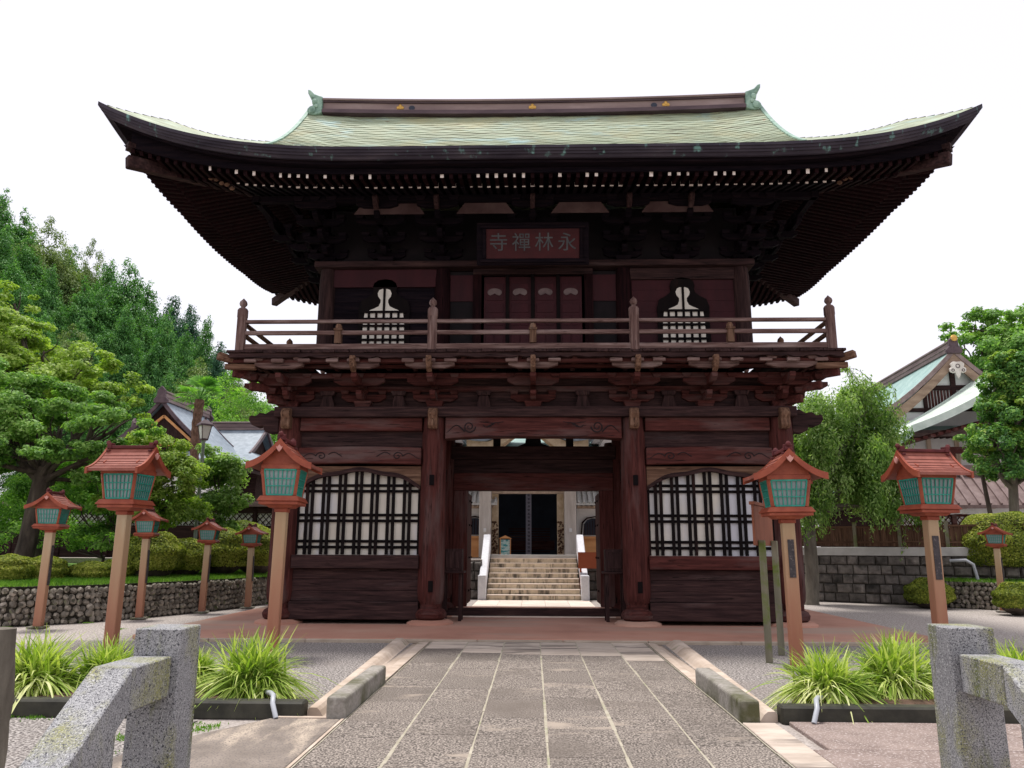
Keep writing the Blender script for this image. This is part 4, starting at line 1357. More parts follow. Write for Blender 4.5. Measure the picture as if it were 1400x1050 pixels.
# ------------------------------------------------ stairs with white stone rails
st = thing('stone_stairs', 'short flight of stained stone steps with white stone handrails, seen through the gateway', 'stairs', (0, 25.4, 0))
for k in range(8):
    m = MB()
    x = -1.5
    rnd = random.Random(k)
    cuts = sorted([-1.5, 1.5] + [rnd.uniform(-1, 1) for _ in range(3)])
    for c0, c1 in zip(cuts, cuts[1:]): m.box(c0, c1 - .005, .31 * k, .31 * (k + 1) + .05, 0, .16 * (k + 1))
    m.build('step', M['step'], st, bevel=.008)
    m = MB(); m.box(-1.5, 1.5, .31 * k - .02, .31 * k + .28, .16 * (k + 1) + .001, .16 * (k + 1) + .028); m.build('nosing', M['path_pink'], st)
for s_ in (-1, 1):
    m = MB()
    m.box(s_ * 1.64 - .13, s_ * 1.64 + .13, -.12, .16, 0, .80)
    m.prism([(.165, .62), (.165, .30), (2.75, 1.62), (2.75, 2.12), (2.5, 2.12)], s_ * 1.64 - .12, s_ * 1.64 + .12, 'x')
    m.build('handrail', M['white_stone'], st, bevel=.02)
    m = MB(); m.prism([(.165, 0), (.165, .28), (2.6, 1.52), (2.6, 0)][::-1], s_ * 1.64 - .08, s_ * 1.64 + .08, 'x')
    m.build('stair_side', M['block'], st)


m = MB(); m.box(-1.56, 1.56, 2.5, 3.4, 1.282, 1.42); m.build('landing', M['concrete'], st, bevel=.01)


# ------------------------------------------------ walls
def block_wall(label, p0, p1, h, course, seed, cap=None):
    p0, p1 = Vector(p0), Vector(p1)
    d = p1 - p0
    L_ = d.length
    rz = math.atan2(d.y, d.x)
    t = thing('stone_block_wall', label, 'stone wall', (p0.x, p0.y, 0), rz)
    rn = random.Random(seed)
    m = MB()
    n = max(1, round(h / course))
    ch = h / n
    for r_ in range(n):
        x = -rn.uniform(0, .3) * (r_ > 0)
        x = max(x, 0)
        while x < L_ - .02:
            w = min(rn.uniform(.30, .52), L_ - x)
            if L_ - x - w < .15: w = L_ - x
            z0, z1 = r_ * ch + .012, (r_ + 1) * ch - .012
            g = .012
            b_ = rn.uniform(.02, .06)
            xs = [x + g, x + g + .05, x + w / 2 + rn.uniform(-.05, .05), x + w - g - .05, x + w - g]
            zs_ = [z0, z0 + .04, (z0 + z1) / 2 + rn.uniform(-.02, .02), z1 - .04, z1]
            rows = []
            for iz, zz in enumerate(zs_):
                row = []
                for ixx, xv in enumerate(xs):
                    inn_ = (0 < ixx < 4) and (0 < iz < 4)
                    yy = (-b_ * (1.3 if ixx == 2 and iz == 2 else 1) * rn.uniform(.6, 1.2)) if inn_ else .012
                    row.append((xv + (rn.uniform(-.012, .012) if inn_ else 0), yy, zz))
                rows.append(row)
            m.grid(rows)
            x += w
    m.build('block_face', M['block'], t, smooth=False)
    m = MB(); m.box(0, L_, .02, .3, 0, h - .003); m.build('wall_core', M['crevice'], t)
    if cap:
        m = MB(); m.box(0, L_, -.05, .3, h, h + cap)
        m.build('coping', M['concrete'], t, bevel=.01)
    return t, L_, rz


block_wall('dark stone block wall left of the steps beyond the gateway', (-8.0, 26.25), (-1.72, 26.25), 1.2, .3, 2)
block_wall('dark stone block wall right of the steps beyond the gateway', (1.72, 26.25), (8.3, 26.8), 1.2, .3, 3)
wr, wl, wrz = block_wall('long rough stone block wall with pale concrete coping under the dark board fence at the right', (8.1, 26.85), (16.4, 21.1), 1.45, .29, 4, cap=.26)
# board fence on the wall
fn = thing('board_fence', 'low dark wooden board fence on top of the stone block wall at the right', 'fence', (8.1, 26.85, 1.71), wrz)
m = MB()
for i in range(int(wl / .16)): m.box(i * .16, i * .16 + .152, .08, .11, .02, .62)
m.build('board_panel', W['brown_z'], fn)
for i in range(int(wl / 1.3) + 1):
    m = MB(); m.box(i * 1.3 - .05, i * 1.3 + .05, .02, .14, 0, .78); m.build('fence_post', M['post_olive'], fn)
for z in (.12, .60):
    m = MB(); m.box(0, wl, .03, .078, z, z + .06); m.build('fence_rail', W['brown_x'], fn)


def pebble_wall(label, pts, h, seed):
    t = thing('cobble_wall', label, 'cobble wall', (pts[0][0], pts[0][1], 0))
    rn = random.Random(seed)
    ox, oy = pts[0]
    m = MB(); core = MB()
    for (x0, y0), (x1, y1) in zip(pts, pts[1:]):
        d = Vector((x1 - x0, y1 - y0)); L_ = d.length; d.normalize()
        nrm = Vector((d.y, -d.x))          # towards the court
        if nrm.dot(Vector((-x0, 8 - y0))) < 0: nrm = -nrm
        core.add([(x0 - ox, y0 - oy, 0), (x1 - ox, y1 - oy, 0), (x1 - ox - nrm.x * .06, y1 - oy - nrm.y * .06, h - .03), (x0 - ox - nrm.x * .06, y0 - oy - nrm.y * .06, h - .03),
                  (x0 - ox - nrm.x * .4, y0 - oy - nrm.y * .4, 0), (x1 - ox - nrm.x * .4, y1 - oy - nrm.y * .4, 0), (x1 - ox - nrm.x * .4, y1 - oy - nrm.y * .4, h - .03), (x0 - ox - nrm.x * .4, y0 - oy - nrm.y * .4, h - .03)],
                 [(0, 1, 2, 3), (5, 4, 7, 6), (3, 2, 6, 7), (1, 5, 6, 2), (4, 0, 3, 7)])
        rowh = .125
        for r_ in range(int(h / rowh)):
            s_ = rn.uniform(0, .1)
            while s_ < L_:
                w = rn.uniform(.10, .19)
                c = (x0 - ox + d.x * (s_ + w / 2) + nrm.x * (.0 - .05 * r_ * rowh / h), y0 - oy + d.y * (s_ + w / 2) + nrm.y * (.0 - .05 * r_ * rowh / h), (r_ + .5) * rowh + rn.uniform(-.025, .025))
                rot = Euler((rn.uniform(-.6, .6), rn.uniform(-.9, .9), rn.uniform(0, 3))).to_matrix()
                m.ball(c, 1, (w * .56, w * .45, rowh * rn.uniform(.52, .68)), 7, rot=rot)
                s_ += w * rn.uniform(.88, 1.0)
    m.build('river_stones', M['pebble'], t, smooth=True)
    core.build('wall_core', M['crevice'], t)
    return t


LW = [(-16, 15.2), (-13.5, 15.7), (-10.95, 16.35), (-9.85, 17.4), (-9.25, 18.65), (-8.6, 20.2), (-8.1, 22.0), (-7.95, 23.6), (-7.9, 26.2)]
pebble_wall('low retaining wall of rounded river cobbles curving along the left garden', LW, .82, 5)
RWL = [(11.85, 23.9), (12.3, 23.3), (12.95, 22.7), (14.2, 21.5), (16.5, 20.0)]
pebble_wall('low retaining wall of rounded river cobbles at the right edge of the court', RWL, .75, 6)
m = MB()
inn_ = [(x - .15, y + .1) for x, y in LW]
rows = [[(x, y, .78) for x, y in inn_], [(x - 2.5 if i < 7 else x - 2, y + 2.2, .95) for i, (x, y) in enumerate(inn_)], [(x - 9, y + 5, 1.15) for x, y in inn_], [(x - 30, y + 12, 1.6) for x, y in inn_]]
m.grid(rows)
S('garden_bank', m, M['grass'], smooth=True)
m = MB()
inn_ = [(x + .12, y + .15) for x, y in RWL]
rows = [[(x, y, .72) for x, y in inn_], [(x + 1.5, y + 1.8, .85) for x, y in inn_], [(x + 12, y + 3, 1.25) for x, y in inn_]]
m.grid(rows, flip=True)
S('garden_bank', m, M['grass'], smooth=True)


# ------------------------------------------------ red lanterns on posts
def lantern_mesh(hk=1.0, pw=.085):
    HM = Matrix.Translation((0, 0, 2.11)) @ Matrix.Diagonal((hk, hk, hk, 1)) @ Matrix.Translation((0, 0, -2.11))

    t = thing('lantern_post', 'x', 'lantern', (0, 0, 0))
    # post: tan upper part, orange lower part, small concrete foot
    m = MB(); m.box(-pw, pw, -pw, pw, -.02, 2.11 - .09 * hk); m.build('post', M['post'], t, bevel=.012)
    m = MB(); m.box(-.16, .16, -.16, .16, 0, .045); m.build('foot', M['mossy_stone'], t, bevel=.01)
    m = MB(); m.M = HM; m.box(-.10, .10, -.10, .10, 2.01, 2.07); m.box(-.17, .17, -.17, .17, 2.07, 2.11, 0, top=(.05, .05))
    m.box(-.30, .30, -.30, .30, 2.11, 2.16); m.box(-.33, .33, -.33, .33, 2.16, 2.235, 0, top=(-.045, -.045))
    m.build('tray', M['lamp_red'], t, bevel=.008)
    # body: four corner posts leaning out, panes, green lattices
    z0, z1, a0, a1 = 2.24, 2.62, .225, .275
    m = MB(); m.M = HM
    for sx in (-1, 1):
        for sy in (-1, 1): m.bar((sx * a0, sy * a0, z0), (sx * a1, sy * a1, z1), .05, .05)
    m.box(-.30, .30, -.30, .30, z1, z1 + .07)
    m.box(-a0, a0, -a0, a0, z0 - .02, z0 + .015)
    body = m.build('lantern_body', M['lamp_red'], t, bevel=.006)
    for k in range(4):
        rot = Matrix.Rotation(k * PI / 2, 4, 'Z')
        m = MB(); m.M = HM @ rot
        m.add([(-a0, -a0, z0), (a0, -a0, z0), (a1, -a1, z1), (-a1, -a1, z1)], [(0, 1, 2, 3)])
        m.build('pane', M['lamp_pane'], body)
        m = MB(); m.M = HM @ rot

        def P(u, v, o=.012): return (u * (a0 - .03 + (a1 - a0) * v), -(a0 + (a1 - a0) * v) - o, z0 + (z1 - z0) * v)
        for i in range(8):
            u = -1 + 2 * i / 7
            wd = .022 if i in (0, 7) else .013
            m.bar(P(u, .03), P(u, .97), .012, wd, upv=(1, 0, 0))
        for v in (.03, .36, .64, .97):
            m.bar(P(-1, v, .019), P(1, v, .019), .012, .022 if v in (.03, .97) else .014)
        m.build('green_lattice', M['lamp_green'], body)
    # curved gable roof, ridge along local y
    n = 12

    def rz_(u):
        t_ = abs(u)
        return 3.045 - .10 * t_ - .31 * t_ ** .9 + .04 * t_ ** 3
    us = [-1 + 2 * i / (2 * n) for i in range(2 * n + 1)]
    def rzc(u):
        t_ = abs(u)
        return 3.04 - .60 * t_ + .25 * t_ * t_
    us = [-1 + i / n for i in range(2 * n + 1)]
    hw = .49
    m = MB(); m.M = HM
    lo = [(u * hw, rzc(u) - .045) for u in us]
    hi = [(u * hw, rzc(u)) for u in us]
    m.strip(lo, hi, -.40, .40)
    for j in range(1, 8):
        for s_ in (-1, 1):
            u = s_ * j / 8
            m.bar((u * hw, -.40, rzc(u) + .004), (u * hw, .40, rzc(u) + .004), .012, .006)
    rf = m.build('lantern_roof', M['lamp_roof'], t)
    for s_ in (-1, 1):
        m = MB(); m.M = HM
        lo = [(u * (hw + .01), rzc(u) - .085) for u in us]
        hi = [(u * (hw + .01), rzc(u) + .012) for u in us]
        m.strip(lo, hi, min(s_ * .402, s_ * .44), max(s_ * .402, s_ * .44))
        m.build('bargeboard', M['lamp_red'], rf)
        m = MB(); m.M = HM
        yy = s_ * .455
        m.prism([(-.05, 2.93), (-.035, 2.89), (0, 2.85), (.035, 2.89), (.05, 2.93), (.03, 2.92), (0, 2.955), (-.03, 2.92)], yy - .012, yy + .012)
        m.build('gable_pendant', M['lamp_pink'], rf)
        m = MB(); m.M = HM; m.prism([(-.28, 2.69), (.28, 2.69), (.28, 2.80), (0, 2.93), (-.28, 2.80)], min(s_ * .27, s_ * .29), max(s_ * .27, s_ * .29))
        m.build('gable_board', M['lamp_red'], rf)
    m = MB(); m.M = HM
    m.box(-.045, .045, -.41, .41, 3.03, 3.075)
    for s_ in (-1, 1):
        m.box(-.06, .06, s_ * .36 - .035, s_ * .36 + .035, 3.03, 3.115)
        m.ball((0, s_ * .41, 3.12), .04, n=6)
        m.bar((-.09, s_ * .36, 2.99), (.09, s_ * .36, 2.99), .05, .03)
    m.build('ridge', M['lamp_dark'], rf, bevel=.005)
    return t


LG = 'red roofed lanterns on posts around the court'
proto = lantern_mesh()
proto_small = lantern_mesh(.74, .075)
proto_mid = lantern_mesh(.84, .08)
specs = [  # (x, y, rz, tray height, label, plate side)
    (at(172, 690, 12.5).x, 12.5, R(86), at(172, 695, 12.5).z, 'largest left lantern, long roof side facing us, on a tan post behind the grass clumps', 0),
    (at(385, 690, 12.2).x, 12.2, R(4), at(385, 691, 12.2).z, 'red lantern on a tan post in front of the left lattice window of the gate', 0),
    (at(1076, 703, 11.3).x, 11.3, R(-5), at(1076, 706, 11.3).z, 'red lantern in front of the right end of the gate beside the notice board', 1),
    (at(1268, 697, 12.2).x, 12.2, R(-84), at(1268, 702, 12.2).z, 'large red lantern rising behind the right granite post, long roof side facing us', 1),
    (-10.1, 16.15, R(9), at(78, 723, 16.2).z, 'leftmost small red lantern at the foot of the cobble wall', 2),
    (-9.1, 18.3, R(9), at(202, 733, 18.3).z, 'small red lantern by the cobble wall, just behind the largest left lantern', 2),
    (-8.45, 20.2, R(9), at(276, 742, 20.2).z, 'small red lantern by the cobble wall in front of the grey street lamp', 0),
    (-7.85, 21.8, R(4), at(336, 746, 21.8).z, 'small red lantern by the cobble wall nearest the left corner pillar of the gate', 0),
    (12.62, 21.9, R(-38), at(1355, 747, 21.9).z, 'small red lantern among the clipped shrubs at the far right', 0),
]
for i, (x, y, rz, hz, lb, plate) in enumerate(specs):
    pr_ = proto if i < 4 else (proto_mid if i == 4 else proto_small)
    o = pr_ if i in (0, 4, 5) else copy_tree(pr_)
    o.location = (x, y, 0.0)
    o.rotation_euler = (R([.3, -.4, .5, -.3, .8, -.6, .4, .9, -.5][i]), R([-.5, .3, -.3, .5, .6, -.7, .9, -.4, .7][i]), rz)
    s_ = hz / 2.11
    o.scale = (1.0, 1.0, s_)
    tag(o, lb, 'lantern', LG)
    if plate:
        m = MB()
        if plate == 1 and i == 2: m.box(-.035, .05, -.098, -.0865, 1.25, 1.78)
        elif i == 3: m.box(-.05, .05, -.098, -.087, 1.15, 1.78); m.M = Matrix.Identity(4)
        else: m.box(.081, .094, -.045, .055, .9, 1.75)
        if i == 3:
            mm = Matrix.Rotation(R(90), 4, 'Z')
            m.v = [tuple(mm @ Vector(p)) for p in m.v]
        m.build('name_plate', M['plate_dark'], o)

# ------------------------------------------------ notice board
nb = thing('notice_board', 'rust-brown notice board seen edge-on, on two mossy grey legs beside the right lantern', 'notice board', (3.65, 12.35, 0), math.atan2(.85, .45))
for s_ in (-1, 1):
    m = MB(); m.box(s_ * .46 - .045, s_ * .46 + .045, -.045, .045, 0, 1.75); m.build('leg', M['post_olive'], nb, bevel=.008)
m = MB(); m.box(-.66, .66, .05, .085, 1.67, 2.27); bd = m.build('board', M['board_rust'], nb, bevel=.005)
m = MB(); m.box(-.68, .68, .03, .11, 2.272, 2.32); m.build('board_cap', M['board_rust'], bd)

# ------------------------------------------------ cabinets inside the passage
for sx in (-1, 1):
    c = thing('wooden_cabinet', 'small dark wooden cabinet on legs beside the %s inner pillar in the gateway' % ('left' if sx < 0 else 'right'), 'cabinet', (sx * 1.80, 17.75, .06), 0, 'small cabinets inside the gateway')
    m = MB(); m.box(-.21, .21, -.22, .22, 1.07, 1.55); m.box(-.15, .15, -.235, -.222, 1.13, 1.49); m.build('cabinet_box', W['dark_z'], c, bevel=.015)
    m = MB(); m.box(-.27, .27, -.28, .28, 1.02, 1.065); m.build('shelf', W['dark_x'], c, bevel=.01)
    for a_ in (-1, 1):
        for b_ in (-1, 1):
            m = MB(); m.box(a_ * .18 - .035, a_ * .18 + .035, b_ * .18 - .035, b_ * .18 + .035, 0, 1.018); m.build('leg', W['dark_z'], c)
    for b_ in (-1, 1):
        m = MB(); m.box(-.144, .144, b_ * .18 - .03, b_ * .18 + .03, .12, .19); m.build('stretcher', W['dark_x'], c)


# ------------------------------------------------ granite bridge railings
def granite(label, cx, cy, sx):
    t = thing('stone_railing', label, 'stone railing', (cx, cy, 0), 0, 'granite railings in the foreground')
    h = .122
    m = MB(); m.box(-h, h, -h, h, -.02, 1.205, 0, top=(-.004, -.004)); m.build('end_post', M['granite'], t, bevel=.006)
    # level rail towards the camera, then the part that steps down
    a_, b_ = -.105 - .0, .085
    if sx > 0: a_, b_ = -.085, .105
    m = MB(); m.box(a_, b_, -.50, -h - .002, .885, 1.075); m.build('level_rail', M['granite'], t, bevel=.006)
    m = MB()
    m.prism([(-.507, 1.074), (-.507, .884), (-1.75, .045), (-1.75, .235)], a_, b_, 'x')
    m.build('sloping_rail', M['granite'], t, bevel=.006)
    m = MB(); m.prism([(-.70, -.02), (-.54, -.02), (-.54, .855), (-.70, .747)][::-1], a_ + .03, b_ - .03, 'x')
    m.build('baluster', M['granite'], t, bevel=.006)
    m = MB(); m.prism([(-1.34, -.02), (-1.2, -.02), (-1.2, .410), (-1.34, .316)][::-1], a_ + .03, b_ - .03, 'x')
    m.build('baluster', M['granite'], t, bevel=.006)


granite('granite railing at the left with a square post and a rail sloping down', -1.885, 4.12, -1)
granite('mossy granite railing with a square post at the right edge of the view', 2.30, 4.42, 1)
# weathered stone stump at the far left
m = MB()
rn = random.Random(4)
rows = []
for i in range(13):
    z = -.02 + 1.16 * i / 12
    row = []
    for k in range(15):
        t_ = 2 * PI * k / 14
        rr_ = .15 * (1 - .34 * z) + .012 * math.sin(3 * t_ + z * 7) + .010 * math.sin(7 * t_ - z * 11)
        row.append((rr_ * math.cos(t_), rr_ * math.sin(t_), z))
    rows.append(row)
m.grid(rows)
m.add([(0, 0, 1.15)] + [rows[-1][k] for k in range(14)], [(0, k + 1, (k + 1) % 14 + 1) for k in range(14)])
pp = at(-16, 960, 4.6)
o = m.build('weathered_stone_post', M['bark_grey'], smooth=True)
o.location = (pp.x, 4.6, 0)
tag(o, 'rough weathered grey post at the left edge of the view', 'stone post')

# drain pipes
for sx, x, lb in ((-1, -2.50, 'grey drain pipe bent over the bed kerb left of the path'), (1, 2.66, 'grey drain pipe bent over the bed kerb right of the path')):
    m = MB()
    pts = [(x + sx * .22, 8.28, .17), (x + sx * .1, 8.05, .20), (x + sx * .03, 7.9, .205), (x, 7.80, .15), (x - sx * .06, 7.74, .03)]
    m.tube(pts, .024, 10)
    tag(m.build('drain_pipe', M['grey_pipe'], smooth=True), lb, 'drain pipe')
# drain spout on the block wall at the right
sp0 = at(1318, 765, 23.4)
m = MB(); m.tube([(sp0.x - .3, 23.6, 1.32), (sp0.x, 23.3, 1.34), (sp0.x + .14, 23.2, 1.22), (sp0.x + .2, 23.15, .78)], .045, 8)
tag(m.build('drain_pipe', M['grey_pipe'], smooth=True), 'pale curved pipe coming down the stone block wall behind the cobbles', 'drain pipe')


# ================================================================== BUILDINGS AROUND
def curved_roof(parent, hx, hy, ze, zr, gx, rmat, emat, lf=.5, ridge_mat=None, gable_mat=None, sag=.45, steps=14, thick=.28, under=None):
    """hip-and-gable roof, ridge along local x, centred on the parent"""
    H = zr - ze
    b1 = (1 - sag) * H / hy
    c1 = sag * H / hy ** 2

    def f(d): return b1 * d + c1 * d * d
    def lf_(c): return lf * max(0, 1 - c / (.55 * hy + .1)) ** 2.3
    def zt(d, c): return ze + f(d) + lf_(c) * max(0, 1 - d / hy)
    gd = hx - gx
    m = MB()
    for sy in (-1, 1):
        rows = [[((-gx + 2 * gx * j / 30), sy * (hy - hy * i / steps), zt(hy * i / steps, hx - abs(-gx + 2 * gx * j / 30))) for j in range(31)] for i in range(steps + 1)]
        m.grid(rows, flip=(sy > 0))
        if gd > .01:
            for sx in (-1, 1):
                rows = []
                for i in range(9):
                    row = []
                    for j in range(11):
                        ax_ = gx + gd * j / 10
                        d = (hx - ax_) * i / 8 * min(1, hy / hx * 10)
                        row.append((sx * ax_, sy * (hy - d), zt(d, hx - ax_)))
                    rows.append(row)
                m.grid(rows, flip=(sx * sy > 0))
    if gd > .01:
        for sx in (-1, 1):
            rows = []
            for i in range(9):
                d = gd * i / 8
                rows.append([(sx * (hx - d), (-1 + 2 * j / 20) * (hy - d), zt(d, hy - abs(-1 + 2 * j / 20) * (hy - d))) for j in range(21)])
            m.grid(rows, flip=(sx < 0))
    ro_ = m.build('roof', rmat, parent)
    m = MB()
    for sx in (-1, 1):
        ds = [gd * .9 + (hy - gd * .9) * i / 12 for i in range(13)]
        for s2 in (-1, 1):
            hi = [(s2 * (hy - d), zt(d, gd) + .06) for d in ds]
            lo = [(y, z - thick) for y, z in hi]
            m.strip(lo, hi, gx if sx > 0 else -gx - .14, gx + .14 if sx > 0 else -gx, 'x')
        m.build('verge', emat, ro_)
        m = MB()
    if gable_mat:
        for sx in (-1, 1):
            m = MB()
            pts = [(-(hy - d), zt(d, gd) - .12) for d in [gd * .9 + (hy - gd * .9) * i / 8 for i in range(9)]]
            pts += [(-y, z) for y, z in pts[-2::-1]]
            m.prism(pts[::-1], sx * (gx - .5) - .04, sx * (gx - .5) + .04, 'x')
            m.build('gable_wall', gable_mat, ro_)
    m = MB()
    for sy in (-1, 1):
        rows = []
        for dd, dz in ((0, .02), (.0, -.14), (.12, -.16), (.14, -thick)):
            rows.append([(s_ * (hx - dd), sy * (hy - dd), zt(0, hx * (1 - abs(s_))) + dz) for s_ in [-1 + j / 20 for j in range(41)]])
        m.grid(rows, flip=(sy < 0))
    for sx in (-1, 1):
        if gd > .01:
            rows = []
            for dd, dz in ((0, .02), (.0, -.14), (.12, -.16), (.14, -thick)):
                rows.append([(sx * (hx - dd), s_ * (hy - dd), zt(0, hy * (1 - abs(s_))) + dz) for s_ in [-1 + j / 15 for j in range(31)]])
            m.grid(rows, flip=(sx > 0))
    m.build('eave_edge', emat, ro_)
    # underside with rafters
    m = MB()
    if gd > .01: m.box(-hx + .35, hx - .35, -hy + .35, hy - .35, ze - .10, ze - .04)
    k = int(2 * (hx - .4) / .3)
    for i in range(k):
        x = -hx + .4 + i * .3
        for sy in (-1, 1): m.box(x, x + .1, min(sy * (hy - .15), sy * (hy - 1.8)), max(sy * (hy - .15), sy * (hy - 1.8)), ze - .24, ze - .101)
    if gd > .01:
        k = int(2 * (hy - .4) / .3)
        for i in range(k):
            y = -hy + .4 + i * .3
            for sx in (-1, 1): m.box(min(sx * (hx - .15), sx * (hx - 1.8)), max(sx * (hx - .15), sx * (hx - 1.8)), y, y + .1, ze - .24, ze - .101)
    if gd > .01: m.build('eave_rafters', under or W['dark_y'], ro_)
    if ridge_mat:
        m = MB()
        m.box(-gx - .05, gx + .05, -.2, .2, zr - .1, zr + .35); m.box(-gx - .1, gx + .1, -.28, .28, zr + .352, zr + .45)
        m.box(-gx - .06, gx + .06, -.26, .26, zr + .1, zr + .14)
        rg_ = m.build('ridge', ridge_mat, ro_, bevel=.02)
        for sx in (-1, 1):
            m = MB()
            m.prism([(-.38, zr - .25), (.38, zr - .25), (.42, zr - .05), (.25, zr + .15), (.22, zr + .5), (0, zr + .75), (-.22, zr + .5), (-.25, zr + .15), (-.42, zr - .05)][::-1], sx * (gx + .16) - .09, sx * (gx + .16) + .09, 'x')
            m.build('ridge_end_ornament', M['ridge_dark'], rg_, bevel=.03)
    return ro_


# left hall behind the trees
pA = at(312, 574, 48)
lh = thing('temple_hall', 'grey-roofed temple hall behind the left trees and the palm', 'hall', (-22.2, 50.5, 0))
curved_roof(lh, 7.0, 5.2, 6.4, pA.z - .2, 4.4, M['tile_grey'], M['ridge_dark'], .5, M['copper_brown'], W['dark_z'])
m = MB(); m.box(-5.2, 5.2, -3.4, 3.4, 1.2, 6.3); m.build('wall', W['dark_x'], lh)
m = MB()
for i in range(6): m.box(-4.8 + i * 1.65, -3.5 + i * 1.65, -3.46, -3.41, 2.5, 4.6)
m.build('white_panels', M['plaster'], lh)
# projecting wing with its gable towards us
pB = at(228, 548, 43)
wg = thing('gabled_wing', 'grey-roofed front wing with a dark triangular gable facing us above the left trees', 'hall wing', (pB.x, 45.5, 0), PI / 2)
curved_roof(wg, 4.2, 4.4, pB.z - 3.6, pB.z, 3.0, M['tile_grey'], M['ridge_dark'], .4, M['copper_brown'], W['dark_z'], sag=.5)
m = MB(); m.box(-2.8, 2.8, -2.9, 2.9, 1.0, pB.z - 3.7); m.build('wall', M['plaster'], wg)
m = MB()
for s_ in (-1, 1): m.bar((-2.46 - .15, 0, pB.z - .9), (-2.46 - .15, s_ * 1.9, pB.z - 2.5), .1, .14)
m.box(-2.66, -2.56, -1.9, 1.9, pB.z - 2.62, pB.z - 2.45)
m.build('gable_frame', M['orange_wood'], wg)

# right hall: big gable towards us, teal roof
Hx, Hy, Hz = 21.9, 40.2, at(1288, 478, 40.2).z
rh = thing('temple_hall', 'tall white-gabled temple hall with a teal copper roof behind the right trees', 'hall', (22.7, 46.8, 0), PI / 2 - .075)
curved_roof(rh, 7.3, 5.7, Hz - 4.4, Hz, 6.6, M['tile_teal'], M['tile_brown'], .3, M['copper_brown'], M['plaster'], sag=.45, thick=.30)
m = MB(); m.box(-5.8, 5.8, -4.3, 4.3, 1.2, Hz - 4.3)
m.build('wall', M['plaster'], rh)
m = MB()
m.box(-6.25, -6.145, -3.0, 3.0, Hz - 3.25, Hz - 3.05)
m.box(-6.26, -6.145, -1.7, 1.7, Hz - 2.1, Hz - 1.85)
m.box(-6.28, -6.145, -.12, .12, Hz - 3.0, Hz - .8)
for y in (-1.5, 1.5): m.box(-6.27, -6.145, y - .07, y + .07, Hz - 4.2, Hz - 2.1)
m.build('gable_frame', W['dark_y'], rh)
m = MB()
for i in range(9): m.box(-6.24, -6.145, .1 + i * .16, .18 + i * .16, Hz - 3.05, Hz - 2.12)
m.build('vent_slats', W['red_z'], rh)
m = MB()
half = [(0, -.75), (.20, -.72), (.36, -.85), (.30, -1.02), (.42, -1.10), (.40, -1.28), (.22, -1.36), (.14, -1.30), (.10, -1.48), (0, -1.66)]
pts_ = [(u, Hz + v) for u, v in half] + [(-u, Hz + v) for u, v in half[-2:0:-1]]
m.prism(pts_, -6.99, -6.86, 'x')
pe_ = m.build('gable_pendant', M['grey_pillar'], rh, bevel=.03)
m = MB()
for u, v, r_ in ((0, -.98, .10), (.26, -1.2, .07), (-.26, -1.2, .07)):
    m.tube([(-7.0, u + r_ * math.cos(k * .8), Hz + v + r_ * math.sin(k * .8)) for k in range(9)], .02, 5)
m.build('carved_lines', M['ridge_dark'], pe_)
m = MB()
for s2 in (-1, 1):
    hi = [(s2 * (5.7 - d), Hz - 4.4 + (.55 * 4.4 / 5.7) * d + .45 * 4.4 / 32.49 * d * d - .25) for d in [1.2 + 4.5 * t / 16 for t in range(17)]]
    lo = [(y, z - .58) for y, z in hi]
    m.strip(lo, hi, -6.72, -6.6, 'x')
m.build('inner_bargeboard', M['barge_brown'], rh)
m = MB()
for y in (-4.2, -2.8, -1.4, 0, 1.4, 2.8, 4.2): m.box(-5.9, -5.805, y - .1, y + .1, 1.3, Hz - 4.5)
for z in (3.0, 5.3, 6.3): m.box(-5.88, -5.805, -4.3, 4.3, z, z + .15)
m.build('wall_timbers', M['tan_wood'], rh)
m = MB(); m.ball((-6.95, 0, Hz + .55), .18, (.4, 1, 1), 8); m.build('ridge_crest', M['gold'], rh)

# porch in front of the right hall, pale green roof on red rafters
pP = at(1405, 500, 36)
po = thing('entrance_porch', 'porch with pale green curved roof over red rafters before the white-gabled hall', 'porch', (pP.x, 37.6, 0), PI / 2)
curved_roof(po, 2.6, 6.2, at(1228, 598, 36).z, pP.z + .3, 2.6, M['tile_pale'], M['tile_pale'], .35, None, None, sag=.35, under=W['red_y'], thick=.35)
m = MB()
for i in range(34):
    y = 5.9 - i * .35
    zc_ = at(1228, 598, 36).z
    m.bar((-2.5, y, zc_ - .30 + (6.2 - abs(y)) * .27), (1.9, y, zc_ - .30 + (6.2 - abs(y)) * .27), .22, .14)
m.box(-1.7, -1.5, -4.3, 4.3, at(1228, 598, 36).z - .75, at(1228, 598, 36).z - .45)
m.build('rafters', W['red_x'], po)
for y in (-4.0, 4.0):
    m = MB(); m.box(-1.7, -1.45, y - .12, y + .12, 1.2, at(1228, 598, 36).z - .75)
    m.build('porch_post', W['red_z'], po)

